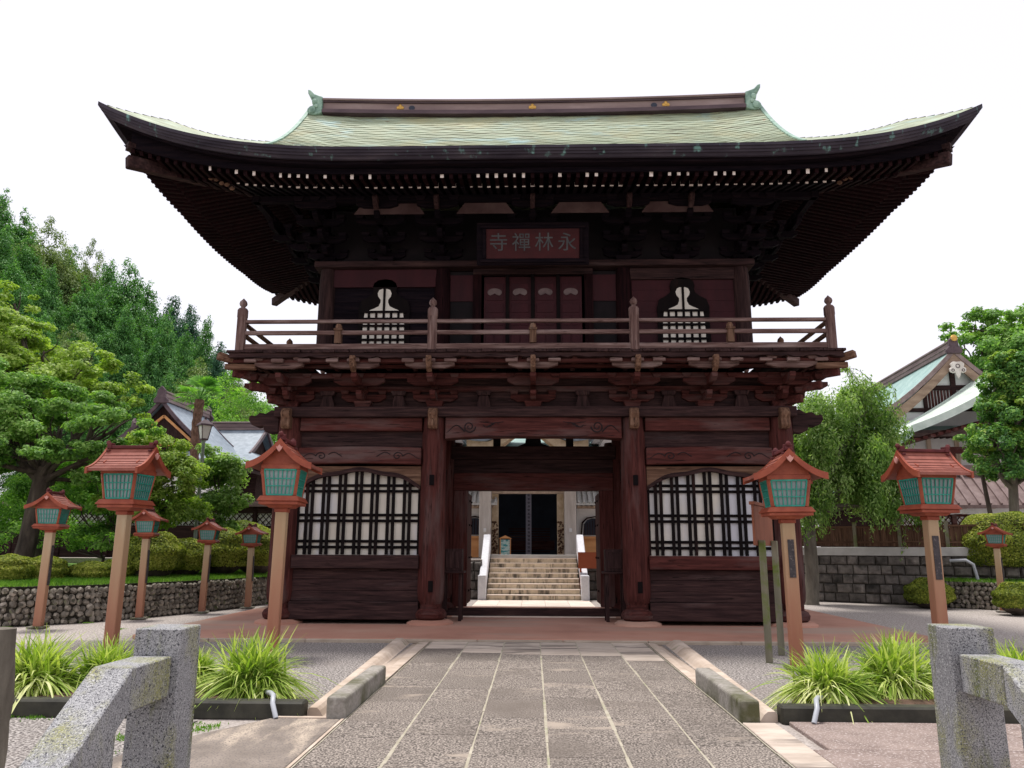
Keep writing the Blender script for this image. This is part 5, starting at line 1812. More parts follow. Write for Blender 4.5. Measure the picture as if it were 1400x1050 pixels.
# right corridor: brown ribbed roof above a red and white lattice
co = thing('roofed_corridor', 'low corridor with brown ribbed roof and red-and-white lattice behind the right shrubs', 'corridor', (20.6, 30.4, 0), R(-4))
m = MB()
m.add([(-7.2, -1.3, 3.25), (8, -1.3, 3.25), (8, .2, 4.75), (-6.0, .2, 4.45), (-7.2, -1.3, 3.33)], [(0, 1, 2, 3)])
m.box(-7.2, 8, -1.36, -1.28, 3.14, 3.27)
for i in range(40):
    x = -7.0 + i * .38
    m.bar((x, -1.32, 3.31), (x + (1.0 if i < 3 else .0) + .06, .2, 4.62 if i > 4 else 4.5), .07, .09)
m.box(-6.2, 8, .12, .4, 4.45, 4.9)
m.build('roof', M['tile_brown'], co)
m = MB(); m.box(-7.2, 8, -1.25, -1.15, 2.95, 3.13); m.build('gutter_board', M['concrete'], co)
m = MB(); m.box(-6.8, 8, -.9, -.8, 1.2, 2.95); m.build('white_panel', M['plaster'], co)
m = MB()
for i in range(75):
    x = -6.8 + i * .2
    m.bar((x, -.93, 2.36), (x + .45, -.93, 2.86), .03, .035, upv=(0, 1, 0)); m.bar((x + .45, -.965, 2.36), (x, -.965, 2.86), .03, .035, upv=(0, 1, 0))
m.box(-6.8, 8, -1.0, -.905, 2.86, 2.94); m.box(-6.8, 8, -1.0, -.905, 1.3, 2.34)
for i in range(8): m.box(-6.8 + i * 2 - .08, -6.8 + i * 2 + .08, -1.05, -.902, 1.3, 2.94)
m.build('lattice', W['red_x'], co)

sg = thing('small_pavilion', 'small pavilion with a pale green roof between the two right-hand trees', 'pavilion', (at(1205, 670, 33).x, 34, 0), R(20))
curved_roof(sg, 2.6, 2.2, 3.9, 4.9, 1.6, M['tile_teal'], M['ridge_dark'], .3, None, M['near_black'])
m = MB(); m.box(-1.7, 1.7, -1.4, 1.4, 1.2, 3.85); m.build('wall', W['dark_x'], sg)


# left roofed lattice wall
def lattice_wall(label, x0, x1, Y, zt_):
    t = thing('lattice_wall', label, 'garden wall', ((x0 + x1) / 2, Y, 0))
    h = (x1 - x0) / 2
    m = MB(); m.box(-h, h, -.35, .35, zt_ - .12, zt_); m.box(-h, h, -.1, .1, zt_ + .001, zt_ + .08); m.build('roof_cap', M['copper_brown'], t)
    m = MB(); m.box(-h, h, -.02, .04, 1.0, zt_ - .13); m.build('white_panel', M['plaster'], t)
    m = MB()
    k = int(2 * h / .22)
    for i in range(k - 1):
        x = -h + i * .22
        m.bar((x, -.045, zt_ - .78), (x + .4, -.045, zt_ - .36), .025, .035, upv=(0, 1, 0)); m.bar((x + .4, -.075, zt_ - .78), (x, -.075, zt_ - .36), .025, .035, upv=(0, 1, 0))
    m.box(-h, h, -.12, -.021, zt_ - .35, zt_ - .125); m.box(-h, h, -.12, -.021, 1.0, zt_ - .80)
    for i in range(int(2 * h / 1.8) + 1): m.box(-h + i * 1.8 - .07, -h + i * 1.8 + .07, -.16, -.0215, 1.0, zt_ - .125)
    m.build('lattice', W['dark_x'], t)
    return t


lattice_wall('dark lattice wall with a tiled cap behind the left garden shrubs', -21.0, -7.0, 28.5, 3.22)
# ------------------------------------------------ inner gate on the terrace
ig = thing('inner_gate', 'tan timber inner gate with carved jambs at the top of the stone steps', 'gate', (-.22, 30.3, 1.275))
for s_ in (-1, 1):
    m = MB(); m.box(s_ * 1.64 - .23, s_ * 1.64 + .23, -.23, .23, 0, 3.4, 0); m.build('pillar', M['grey_pillar'], ig, bevel=.03)
    m = MB(); m.box(s_ * 1.27 - .13, s_ * 1.27 + .13, .05, .3, .1, 2.45); jb = m.build('carved_jamb', M['cream_carving'], ig)
    m = MB()
    rn = random.Random(8)
    for i in range(60): m.ball((s_ * 1.27 + rn.uniform(-.1, .1), .04, .2 + rn.random() * 1.2), rn.uniform(.02, .05), n=6)
    m.build('carving', W['brown_z'], jb)
    m = MB(); m.box(s_ * 1.64 - .05, s_ * 1.64 + .05, -.27, -.235, .98, 1.12); m.build('pillar_lamp', M['plaster'], ig)
m = MB(); m.box(-1.409, 1.409, .04, .32, 2.46, 2.62); m.box(-1.9, 1.9, -.15, .2, 3.0, 3.35); m.build('lintel', M['tan_wood'], ig)
m = MB(); m.box(-1.8, 1.8, -.3, .45, 0, .09); m.build('sill', M['path_pink'], ig)


def kara(u): return 4.75 + .45 * math.cos(min(abs(u), 1.55) * PI / 1.55) * .9 - .10 * max(0, abs(u) - 1.2) + .25 * max(0, abs(u) - 1.5) ** 1.5


us = [-2.3 + 4.6 * i / 40 for i in range(41)]
m = MB(); m.strip([(u, kara(u) - .42) for u in us], [(u, kara(u)) for u in us], -1.35, -1.2)
m.strip([(u, kara(u) - .52) for u in us], [(u, kara(u) - .36) for u in us], -1.19, -1.05)
cf = m.build('curved_bargeboard', M['cream_carving'], ig)
m = MB(); m.strip([(u * 1.06, kara(u) + .003) for u in us], [(u * 1.06, kara(u) + .20) for u in us], -1.45, 1.6)
m.build('roof', M['tile_grey'], ig)
for s_ in (-1, 1):
    m = MB()
    for k in range(5):
        xa = s_ * (1.75 + .28 * k)
        m.box(min(xa, xa + s_ * .5), max(xa, xa + s_ * .5), -1.5 + .0, 1.5, 5.0 - .16 * k, 5.16 - .16 * k)
    m.build('stepped_roof', M['white_stone'], ig)
# walls either side with bell windows
for s_, lb in ((-1, 'left'), (1, 'right')):
    t = thing('hall_wall', 'white wall with a barred bell window and orange boards on the %s of the inner gate' % lb, 'wall', (.05 + s_ * 3.35, 30.7, 1.275), 0, 'white walls beside the inner gate')
    m = MB(); m.box(-1.7, 1.7, 0, .15, 0, 1.9); m.build('plaster_wall', M['plaster'], t)
    m = MB(); m.box(-1.7, 1.7, -.05, -.002, .02, .74); m.build('orange_boards', M['orange_wood'], t)
    m = MB(); m.box(-1.7, 1.7, -.12, -.052, .74, .83); m.build('board_rail', M['orange_wood'], t)
    cx = -s_ * 1.0
    m = MB()
    full = [(cx + u, v) for u, v in ((.46, .88), (.42, 1.3), (.30, 1.46), (.12, 1.52))] + [(cx - u, v) for u, v in ((.12, 1.52), (.30, 1.46), (.42, 1.3), (.46, .88))]
    m.prism(full, -.04, -.002)
    w_ = m.build('bell_window', M['near_black'], t)
    m = MB()
    for k in range(9): m.box(cx - .4 + k * .1 - .014, cx - .4 + k * .1 + .014, -.07, -.041, .88, 1.30 + .18 * (1 - abs(k - 4) / 4))
    m.strip([(cx + u, v) for u, v in ((-.52, .88), (-.47, 1.32), (-.3, 1.50), (0, 1.56), (.3, 1.50), (.47, 1.32), (.52, .88))],
            [(cx + u * 1.1, v + .05) for u, v in ((-.52, .83), (-.47, 1.32), (-.3, 1.50), (0, 1.56), (.3, 1.50), (.47, 1.32), (.52, .83))], -.09, -.042)
    m.build('window_frame', W['dark_z'], w_)
    m = MB()
    m.box(-1.7, 1.7, -.2, 0, 1.903, 2.0)
    for k in range(18): m.bar((-1.65 + k * .2, -.45, 1.95), (-1.65 + k * .2, .1, 2.12), .07, .07)
    m.build('rafters', M['tan_wood'], t)
    m = MB()
    m.add([(-1.9, -.6, 2.0), (1.9, -.6, 2.0), (1.9, .2, 2.55), (-1.9, .2, 2.55), (-1.9, -.6, 2.07), (1.9, -.6, 2.07), (1.9, .2, 2.62), (-1.9, .2, 2.62)],
          [(0, 1, 5, 4), (4, 5, 6, 7), (3, 2, 1, 0), (1, 2, 6, 5), (0, 4, 7, 3)])
    for k in range(19):
        m.bar((-1.85 + k * .205, -.62, 2.10), (-1.85 + k * .205, .2, 2.65), .08, .06)
    m.box(-1.9, 1.9, .1, .35, 2.55, 2.85)
    m.build('roof', M['concrete'], t)
# dark main hall interior behind
mh = thing('main_hall', 'dark open front of the main hall behind the inner gate, with a pale inscribed pillar', 'hall', (-.2, 37, 1.275))
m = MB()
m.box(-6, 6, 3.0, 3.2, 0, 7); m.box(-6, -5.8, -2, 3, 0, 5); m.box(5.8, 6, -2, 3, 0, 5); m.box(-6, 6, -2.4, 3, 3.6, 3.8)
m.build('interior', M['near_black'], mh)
curved_roof(mh, 9.0, 6.0, 4.3, 8.6, 6.2, M['tile_teal'], M['ridge_dark'], .5, M['copper_brown'], M['near_black'])
m = MB()
for s_ in (-1, 1): m.box(s_ * 2.4 - .2, s_ * 2.4 + .2, -2.4, -2.0, 0, 4.2)
m.build('pillar', W['dark_z'], mh)
m = MB(); m.box(-6, 6, -2.45, -2.2, 2.75, 3.0)
for k in range(20): m.box(-2.6 + k * .28, -2.5 + k * .28, -2.55, -2.46, 2.78, 2.95)
m.build('transom', W['dark_x'], mh)
m = MB()
for k in range(10): m.box(-1.0, 1.0, 1.0 + .02 * k, 1.02 + .02 * k, .2 + .12 * k, .25 + .12 * k)
m.box(-1.2, 1.2, .4, .8, .3, .75)
m.build('altar', W['red_x'], mh)
pi_ = MB(); pi_.box(-.13, .11, -2.7, -2.5, .1, 3.5)
pl_ = pi_.build('inscribed_pillar', M['purple_banner'], mh)
m = MB()
rn = random.Random(12)
for k in range(20):
    z = 3.35 - k * .16
    for q in range(4):
        if q % 2: m.box(-.05 + rn.uniform(-.02, .02), .05 + rn.uniform(-.02, .02), -2.712, -2.702, z - .02 - q * .022, z - q * .022)
        else: m.box(-.03 + q * .02, -.01 + q * .02, -2.712, -2.702, z - .10, z)
m.build('lettering', M['ink'], pl_)
m = MB()
for k in range(24):
    m.ball((-1.9 + k * .16, -2.3, 3.45 + .12 * abs(math.sin(k * .6))), .10, n=6)
m.build('hanging_carving', M['cream_carving'], mh)
# small poster stand and panel
pb = thing('poster_stand', 'small orange-framed stand with a teal poster at the left foot of the inner gate', 'poster stand', (at(691, 745, 30.1).x, 30.0, 1.365))
m = MB(); m.box(-.17, .17, -.03, .05, .02, .60); m.build('poster_panel', M['teal_poster'], pb)
m = MB(); m.box(-.21, -.172, -.05, .07, 0, .64); m.box(.172, .21, -.05, .07, 0, .64); m.prism([(-.26, .64), (.26, .64), (0, .76)], -.08, .1); m.build('stand_frame', M['orange_wood'], pb)
m = MB(); m.box(-.38, .38, -.02, .02, .0, .52)
for s_ in (-1, 1): m.box(s_ * .3 - .03, s_ * .3 + .03, .021, .08, -.98, .1)
o = m.build('sign_panel', M['rust_plate']); o.location = (at(806, 760, 26.0).x, 25.95, 1.0)
tag(o, 'plain rust-red panel in front of the stone block wall, right of the steps', 'sign panel')

# ------------------------------------------------ grey street lamp
sl = thing('street_lamp', 'grey street lamp with a four-sided lantern head standing behind the left cobble wall', 'street lamp', (at(268, 745, 23.6).x, 23.6, .9))
zh = at(278, 602, 23.6).z - .9
m = MB(); m.lathe(0, 0, [(.09, 0), (.07, .3), (.055, .4), (.05, zh - .05), (.08, zh)], 12); m.build('pole', M['steel'], sl, smooth=True)
m = MB(); m.lathe(0, 0, [(.13, zh + .05), (.21, zh + .45)], 4); lg = m.build('lamp_glass', M['frosted'], sl)
m = MB(); m.lathe(0, 0, [(.14, zh), (.14, zh + .05)], 4); m.lathe(0, 0, [(.29, zh + .45), (.27, zh + .50), (.10, zh + .62), (.04, zh + .66), (.03, zh + .74)], 4)
for k in range(4):
    t_ = PI / 2 * k
    m.bar((.135 * math.cos(t_), .135 * math.sin(t_), zh + .05), (.215 * math.cos(t_), .215 * math.sin(t_), zh + .45), .02, .02)
m.build('lamp_cap', M['ridge_dark'], sl)
sl.location.x = at(270, 700, 23.6).x


# ================================================================== VEGETATION
def unit(a): return a / np.maximum(np.linalg.norm(a, axis=1, keepdims=True), 1e-9)


def leaf_verts(P, Nn, size, rg, aspect=.55, tdir=None, fold=.12):
    n = len(P)
    if tdir is None: tdir = rg.normal(size=(n, 3))
    b = unit(np.cross(Nn, tdir))
    t = np.cross(b, Nn)
    s = (size * rg.uniform(.7, 1.25, n))[:, None]
    V = np.empty((n, 4, 3))
    V[:, 0] = P - t * s * .5
    V[:, 1] = P + b * s * .5 * aspect + Nn * s * fold
    V[:, 2] = P + t * s * .5
    V[:, 3] = P - b * s * .5 * aspect + Nn * s * fold
    return V.reshape(-1, 3), np.arange(n * 4).reshape(n, 4)


def crown(name, blobs, n, size, mat, parent, seed, sub=16, flat=.6, subr=.38, upb=.55, aspect=.55, droop=0.0, shell=.72, low=-.35):
    """blobs: (x,y,z,rx,rz); leaves in sub-clumps spread over each blob's outer part"""
    rg = np.random.default_rng(seed)
    B = np.array(blobs, float)
    w = (B[:, 3] ** 1.2) * (B[:, 4] ** .8)
    w = w / w.sum()
    cs, rs, ns = [], [], []
    for k, b in enumerate(B):
        m_ = max(5, int(sub * len(B) * w[k]))
        u = unit(rg.normal(size=(m_ * 3, 3)))
        u = u[u[:, 2] > low][:m_]
        rad = rg.uniform(shell, 1.05, len(u))[:, None]
        c = b[:3] + u * rad * np.array([b[3], b[3], b[4]])
        cs.append(c); rs.append(np.full(len(u), (b[3] * b[4]) ** .5 * subr) * rg.uniform(.6, 1.3, len(u))); ns.append(u)
    cs, rs, ns = np.vstack(cs), np.concatenate(rs), np.vstack(ns)
    p = rs ** 2; p /= p.sum()
    idx = rg.choice(len(cs), n, p=p)
    u = unit(rg.normal(size=(n, 3)))
    rad = rs[idx] * rg.uniform(0, 1, n) ** .45
    off = u * rad[:, None]
    off[:, 2] *= flat
    P = cs[idx] + off
    if droop: P[:, 2] -= droop * rg.uniform(0, 1, n) ** 2 * rs[idx] * 2
    Nn = unit(u * .5 + ns[idx] * .4 + np.array([0, 0, upb]) + rg.normal(size=(n, 3)) * .38)
    td = None
    if droop: td = np.array([0, 0, -1.0]) + rg.normal(size=(n, 3)) * .45
    V, Q = leaf_verts(P, Nn, size, rg, aspect, td)
    return np_mesh(name, V, Q, mat, parent)


def limb(m, p0, p1, r0, r1, rn, n=7, sag=.0, wig=.08, k=7):
    p0, p1 = Vector(p0), Vector(p1)
    L_ = (p1 - p0).length
    pts, rad = [], []
    a_ = Vector((rn.uniform(-1, 1), rn.uniform(-1, 1), rn.uniform(-.6, .6))) * wig * L_
    b_ = Vector((rn.uniform(-1, 1), rn.uniform(-1, 1), rn.uniform(-.6, .6))) * wig * L_
    for i in range(k + 1):
        t = i / k
        q = p0.lerp(p1, t) + a_ * math.sin(t * PI) + b_ * math.sin(t * 2 * PI) + Vector((0, 0, sag * L_ * math.sin(t * PI)))
        pts.append(q); rad.append(r0 + (r1 - r0) * t)
    m.tube(pts, rad, n)
    return pts


def tree(name, label, base, blobs, n, size, lf, seed, tr=.2, fork=.35, bark='bark', cat='tree', group=None, trunk_top=None, twigs=3, **kw):
    bx, by, bz = base
    t = thing(name, label, cat, base, 0, group)
    loc = [(x - bx, y - by, z - bz, r, rz) for x, y, z, r, rz in blobs]
    rn = random.Random(seed)
    m = MB()
    zmax = max(b[2] for b in loc)
    tt = Vector(trunk_top) - Vector(base) if trunk_top else Vector((rn.uniform(-.2, .2), rn.uniform(-.2, .2), zmax * fork))
    m.tube([(0, 0, -.1), (0, 0, .05), tt * .3 + Vector((.05, 0, 0)), tt * .65, tt], [tr * 1.5, tr * 1.15, tr, tr * .92, tr * .85], 10)
    for b in loc:
        c = Vector(b[:3])
        st_ = tt * rn.uniform(.82, 1.0)
        pts = limb(m, st_, c, tr * .5 * rn.uniform(.7, 1.1), tr * .13, rn, sag=.06)
        for q in range(twigs):
            s0 = pts[rn.randint(3, 6)]
            e = c + Vector((rn.uniform(-1, 1) * b[3], rn.uniform(-1, 1) * b[3], rn.uniform(-.4, .9) * b[4])) * .85
            limb(m, s0, e, tr * .16, tr * .04, rn, n=5, k=5)
    m.build('trunk', M[bark], t, smooth=True)
    crown('crown', loc, n, size, LF[lf], t, seed, **kw)
    return t


def blob_px(lst):
    """(px, py, distance, radius m, vertical radius m)"""
    out = []
    for px, py, Y, r, rz in lst:
        p = at(px, py, Y)
        out.append((p.x, p.y, p.z, r, rz))
    return out


# --- left: the big spreading tree and the lime-green one behind it
b = blob_px([(20, 560, 20, 1.25, .55), (75, 590, 20, 1.1, .5), (120, 560, 20.5, 1.0, .45), (160, 585, 20, 1.0, .45), (25, 620, 19.5, 1.1, .5), (-40, 580, 20, 1.5, .8),
             (95, 625, 19.5, .9, .38), (140, 620, 20, .9, .4), (-60, 640, 19, 1.2, .7), (60, 545, 21, 1.1, .5), (165, 620, 20.5, .6, .35), (-20, 520, 20.5, 1.2, .6), (110, 655, 21, .8, .35)])
tree('spreading_tree', 'big spreading tree with dark twisting limbs and layered green foliage at the left', (-13.35, 20.2, .85), b, 50000, .115, 'maple', 21, tr=.23,
     trunk_top=(-13.0, 20.2, 3.7), sub=15, flat=.5, subr=.42, twigs=4)
b = blob_px([(5, 455, 24, 1.3, .8), (60, 480, 24, 1.3, .7), (110, 500, 24, 1.1, .6), (150, 530, 24, 1.1, .55), (182, 556, 24, .6, .35), (40, 520, 24, 1.6, .9), (-40, 470, 24, 1.8, 1.3),
             (20, 415, 24.5, .6, .7), (100, 540, 23.5, 1.4, .7), (165, 565, 24.5, .9, .5), (-60, 540, 24, 1.8, 1.2)])
tree('leafy_tree', 'lime-green leafy tree rising above and behind the spreading tree at the far left', (-15.6, 24.4, 1.0), b, 44000, .14, 'yellow', 22, tr=.22,
     sub=16, flat=.45, subr=.40)
# --- smaller trees behind the left lanterns
b = blob_px([(215, 625, 22, .8, .7), (190, 650, 22, .9, .8), (235, 660, 22, .8, .8), (205, 700, 22, .9, .7), (245, 700, 22.5, .7, .6), (170, 690, 22, .7, .6), (215, 600, 22.5, .45, .3), (255, 665, 22.5, .45, .5)])
tree('small_tree', 'bright green small tree between the largest left lantern and the street lamp', (-11.2, 22.2, .9), b, 30000, .10, 'yellow', 23, tr=.07, sub=18, subr=.42, fork=.5)
b = blob_px([(130, 650, 22.5, 1.0, .8), (100, 690, 23, .9, .7), (150, 705, 22, .8, .7), (70, 670, 24, 1.0, .7), (130, 740, 22, .7, .5)])
tree('small_tree', 'mid-green small tree behind the largest left lantern, under the spreading tree', (-12.2, 22.6, .9), b, 22000, .10, 'mid', 24, tr=.08, sub=16, subr=.42)
b = blob_px([(300, 650, 25, .8, .5), (292, 622, 25, .5, .3), (318, 685, 25, .5, .4), (285, 695, 25, .7, .5), (305, 725, 25, .6, .4), (262, 665, 25.4, .5, .5), (250, 700, 25.4, .6, .5)])
tree('small_tree', 'layered light-green small tree just right of the street lamp', (-10.3, 25.2, .9), b, 17000, .12, 'weep', 25, tr=.06, sub=16, flat=.85, subr=.5)
b = blob_px([(25, 740, 21.5, .5, .5), (150, 745, 19.9, .8, .45), (60, 730, 24, 1.5, .8), (10, 720, 25, 1.5, 1.0), (-60, 730, 22, 1.6, 1.0)])
tree('leafy_bush', 'dark loose bush in the shade under the left trees', (-12.6, 22.8, .9), b, 16000, .10, 'mid', 26, tr=.05, cat='shrub', sub=16, subr=.45)

# --- palm
pt = at(271, 545, 33)
t = thing('palm_tree', 'tall fan palm with a shaggy brown trunk in front of the grey-roofed hall', 'palm tree', (pt.x + .05, 33, 1.0))
hz = pt.z - 1.0
m = MB()
rn = random.Random(2)
k = 34
m.tube([(.03 * math.sin(i * .4), 0, hz * i / k - .05) for i in range(k + 1)], [(.15 + .04 * (i / k) + (.03 if i % 2 else 0)) for i in range(k + 1)], 10)
m.build('trunk', M['palm_bark'], t)
rg = np.random.default_rng(7)
Vs, Qs, nb_ = [], [], 0
m = MB()
for i in range(24):
    az = rn.uniform(0, 2 * PI); el = rn.uniform(-.5, 1.3)
    L_ = rn.uniform(.65, .95)
    d = Vector((math.cos(az) * math.cos(el), math.sin(az) * math.cos(el), math.sin(el)))
    tip = Vector((0, 0, hz)) + d * L_ * .8
    m.tube([(0, 0, hz - .05), tip], [.02, .012], 5)
    side = d.cross(Vector((0, 0, 1))).normalized()
    upn = side.cross(d)
    for j in range(11):
        a_ = (j - 5) / 5 * 1.25
        dd = (d * math.cos(a_) + side * math.sin(a_)).normalized()
        e1 = tip + dd * .36
        e2 = tip + dd * .60 + Vector((0, 0, -.10))
        wv = (side * math.cos(a_) - d * math.sin(a_)) * .045
        b0 = len(Vs)
        Vs += [tip - wv * .3, tip + wv * .3, e1 + wv, e1 - wv, e2]
        Qs += [(b0, b0 + 1, b0 + 2, b0 + 3), (b0 + 3, b0 + 2, b0 + 4, b0 + 4)]
m.build('frond_stalks', LF['palm'], t)
mm = MB(); mm.add(Vs, [q if q[2] != q[3] else q[:3] for q in Qs]); mm.build('crown', LF['palm'], t)

# --- right: weeping tree
b = blob_px([(1140, 560, 24.5, .9, .7), (1180, 550, 24.5, .8, .7), (1110, 590, 24.5, .8, .9), (1205, 590, 24.5, .7, .8), (1150, 610, 24.0, 1.0, 1.0), (1110, 640, 24.5, .7, .9), (1190, 640, 24.5, .9, 1.0),
             (1150, 670, 24.0, 1.0, .9), (1120, 700, 24.5, .6, .8), (1235, 690, 24.0, .8, .7), (1225, 635, 25, .5, .7), (1260, 705, 24.0, .45, .6), (1090, 620, 25, .6, 1.2), (1250, 660, 24, .4, .3)])
wt_ = tree('weeping_tree', 'tall weeping tree with drooping pale-green foliage right of the gate', (8.45, 24.6, 0), b, 64000, .13, 'weep', 31, tr=.20, bark='bark_grey',
           trunk_top=(8.6, 24.6, 3.0), sub=20, flat=1.3, subr=.36, aspect=.34, droop=1.0, upb=.2)
# loose arching sprays at its top and side
Pp, Tt = [], []
rn = random.Random(77)
m = MB()
for i in range(90):
    bb = rn.choice(b)
    s = Vector((bb[0] + rn.uniform(-1, 1) * bb[3], bb[1] + rn.uniform(-.7, .7) * bb[3], bb[2] + rn.uniform(.3, 1) * bb[4])) - Vector((8.45, 24.6, 0))
    dx = rn.uniform(-.6, .6); dy = rn.uniform(-.5, .2)
    if i < 6: s = Vector(at(1150, 505, 24.5)) - Vector((8.45, 24.6, 0)); dx = rn.uniform(.1, .9)
    L_ = rn.uniform(.6, 1.6)
    pts = [s + Vector((dx * q, dy * q, .35 * q - 1.4 * q * q)) * L_ for q in [j / 8 for j in range(9)]]
    m.tube(pts, [.010 - .001 * j for j in range(9)], 4, cap=False)
    for j in range(36):
        q = rn.random()
        Pp.append(tuple(s + Vector((dx * q, dy * q, .35 * q - 1.4 * q * q)) * L_ + Vector((rn.uniform(-.07, .07), rn.uniform(-.07, .07), rn.uniform(-.1, .02)))))
m.build('hanging_twigs', M['bark_grey'], wt_)
Pp = np.array(Pp)
rg = np.random.default_rng(9)
V, Q = leaf_verts(Pp, unit(rg.normal(size=Pp.shape)), .12, rg, .34, np.array([0, 0, -1.0]) + rg.normal(size=Pp.shape) * .4)
np_mesh('hanging_leaves', V, Q, LF['weep'], wt_)

# --- right: big dark evergreen with yellow new growth, cloud shaped
b = blob_px([(1380, 505, 26, 0.76, 0.58), (1362, 530, 26, 0.58, 0.53), (1400, 520, 26, 0.94, 0.70), (1360, 562, 26, 0.70, 0.47), (1392, 570, 25.6, 0.94, 0.58), (1335, 597, 26, 0.64, 0.35), (1365, 605, 25.6, 0.88, 0.49),
             (1410, 610, 26, 1.05, 0.70), (1345, 628, 26, 0.58, 0.39), (1376, 645, 25.6, 0.88, 0.47), (1410, 655, 26, 0.82, 0.47), (1440, 540, 26, 1.40, 1.17), (1450, 620, 26, 1.29, 0.94)])
ev = tree('evergreen_tree', 'glossy evergreen trimmed in rounded clouds with yellow-green tips at the right edge', (15.75, 26.3, 1.25), b, 95000, .12, 'dark', 33, tr=.16, bark='bark_grey',
     trunk_top=(15.95, 26.2, 4.0), sub=34, flat=.85, subr=.36, upb=.4)
eb = [(x - 15.75, y - 26.3, z - 1.25 + rz * .55, r * .8, rz * .5) for x, y, z, r, rz in b[:9]]
crown('new_growth', eb, 9000, .12, LF['yellow'], ev, 35, sub=10, flat=.7, subr=.3, upb=.9, low=.2)
b = blob_px([(1325, 452, 44, 1.3, .9), (1352, 445, 44, 1.4, 1.0), (1390, 448, 44, 1.7, 1.1), (1342, 480, 43, 1.6, 1.2), (1385, 490, 43, 2.2, 1.4), (1440, 465, 44, 2.5, 2.0), (1312, 465, 45, .9, .6)])
tree('leafy_tree', 'tall hazy green tree behind the evergreen and the hall roof at the right edge', (27.0, 44.0, 1.0), b, 32000, .24, 'maple', 34, tr=.35, sub=18, fork=.7)
m = MB(); m.tube([(0, 0, 0), (-.15, 0, 1.0), (-.25, 0, 2.2), (-.33, 0, 3.2)], [.09, .08, .07, .06], 8)
pr_ = at(1358, 700, 26.5)
o = m.build('trunk_prop', M['bark'], smooth=True); o.location = (pr_.x + .15, 26.6, 1.25)
tag(o, 'dark leaning pole propping the evergreen tree at the right', 'tree prop')


# --- clipped mounds
def mound(label, cx, cy, z, r, rz, n, seed, group='clipped round shrubs', sub_=1.0, lf='azalea'):
    t = thing('clipped_shrub', label, 'shrub', (cx, cy, z), 0, group)
    rg = np.random.default_rng(seed)
    m = MB()
    m.ball((0, 0, rz * .45), 1, (r * .86, r * .86, rz * .52), 14)
    for k in range(9):
        a_ = k * .7
        m.tube([(.15 * r * math.cos(a_), .15 * r * math.sin(a_), -.1), (.6 * r * math.cos(a_), .6 * r * math.sin(a_), rz * .4)], [.02, .012], 5)
    m.build('inner_twigs', M['bark'], t)
    u = unit(rg.normal(size=(n * 2, 3)))
    u = u[u[:, 2] > -.55][:n]
    n_ = len(u)
    lump = 1 + .05 * np.sin(u[:, 0] * 7 + seed) * np.cos(u[:, 1] * 6) + .04 * np.sin(u[:, 2] * 11 + seed)
    rad = (lump * (1 - .13 * rg.uniform(0, 1, n_) ** 2))[:, None]
    P = u * rad * np.array([r, r, rz * .55]) + np.array([0, 0, rz * .48])
    P[:, 2] = np.maximum(P[:, 2], .02)
    Nn = unit(u + rg.normal(size=(n_, 3)) * .5 + np.array([0, 0, .25]))
    V, Q = leaf_verts(P, Nn, .062, rg, .6)
    np_mesh('foliage', V, Q, LF[lf], t)


def mpx(px, py, Y, z): p = at(px, py, Y); return p.x


mound('rounded clipped shrub at the far left edge above the cobble wall', mpx(12, 770, 17.6, 0), 17.6, .82, .52, .62, 9000, 1)
mound('clipped shrub behind the leftmost small lantern', mpx(62, 772, 18.3, 0), 18.3, .82, .50, .58, 9000, 2)
mound('low flat clipped shrub left of the largest lantern post', mpx(125, 778, 19.0, 0), 19.0, .84, .50, .42, 8000, 3)
mound('low clipped shrub behind the thick tan lantern post', mpx(158, 776, 19.6, 0), 19.6, .84, .45, .45, 7000, 4)
mound('large dark clipped shrub right of the largest lantern post, behind a small lantern', mpx(208, 760, 20.3, 0), 20.3, .84, .78, 1.15, 16000, 5)
mound('clipped shrub to the left of the street-lamp lantern', mpx(252, 758, 21.4, 0), 21.4, .86, .66, 1.0, 12000, 6)
mound('yellow-topped clipped shrub between the two farthest left lanterns', mpx(305, 750, 22.6, 0), 22.6, .9, .78, 1.25, 15000, 7)
mound('clipped shrub next to the left corner pillar of the gate', mpx(352, 752, 23.8, 0), 23.8, .9, .80, 1.25, 15000, 8)
mound('small yellow clipped shrub highest up behind the left row of shrubs', mpx(335, 735, 26.5, 0), 26.5, 1.0, 1.1, 1.45, 15000, 9)
mound('small clipped shrub on the gravel in front of the stone block wall', mpx(1270, 808, 23.3, 0), 23.3, 0.0, .64, .80, 11000, 10)
mound('clipped shrub at the right edge in front of the cobbles', mpx(1388, 814, 20.9, 0), 20.9, .05, .50, .75, 9000, 11)
mound('very large clipped dome shrub at the right edge', mpx(1378, 760, 23.9, 0), 23.9, .82, 1.45, 1.9, 34000, 12)


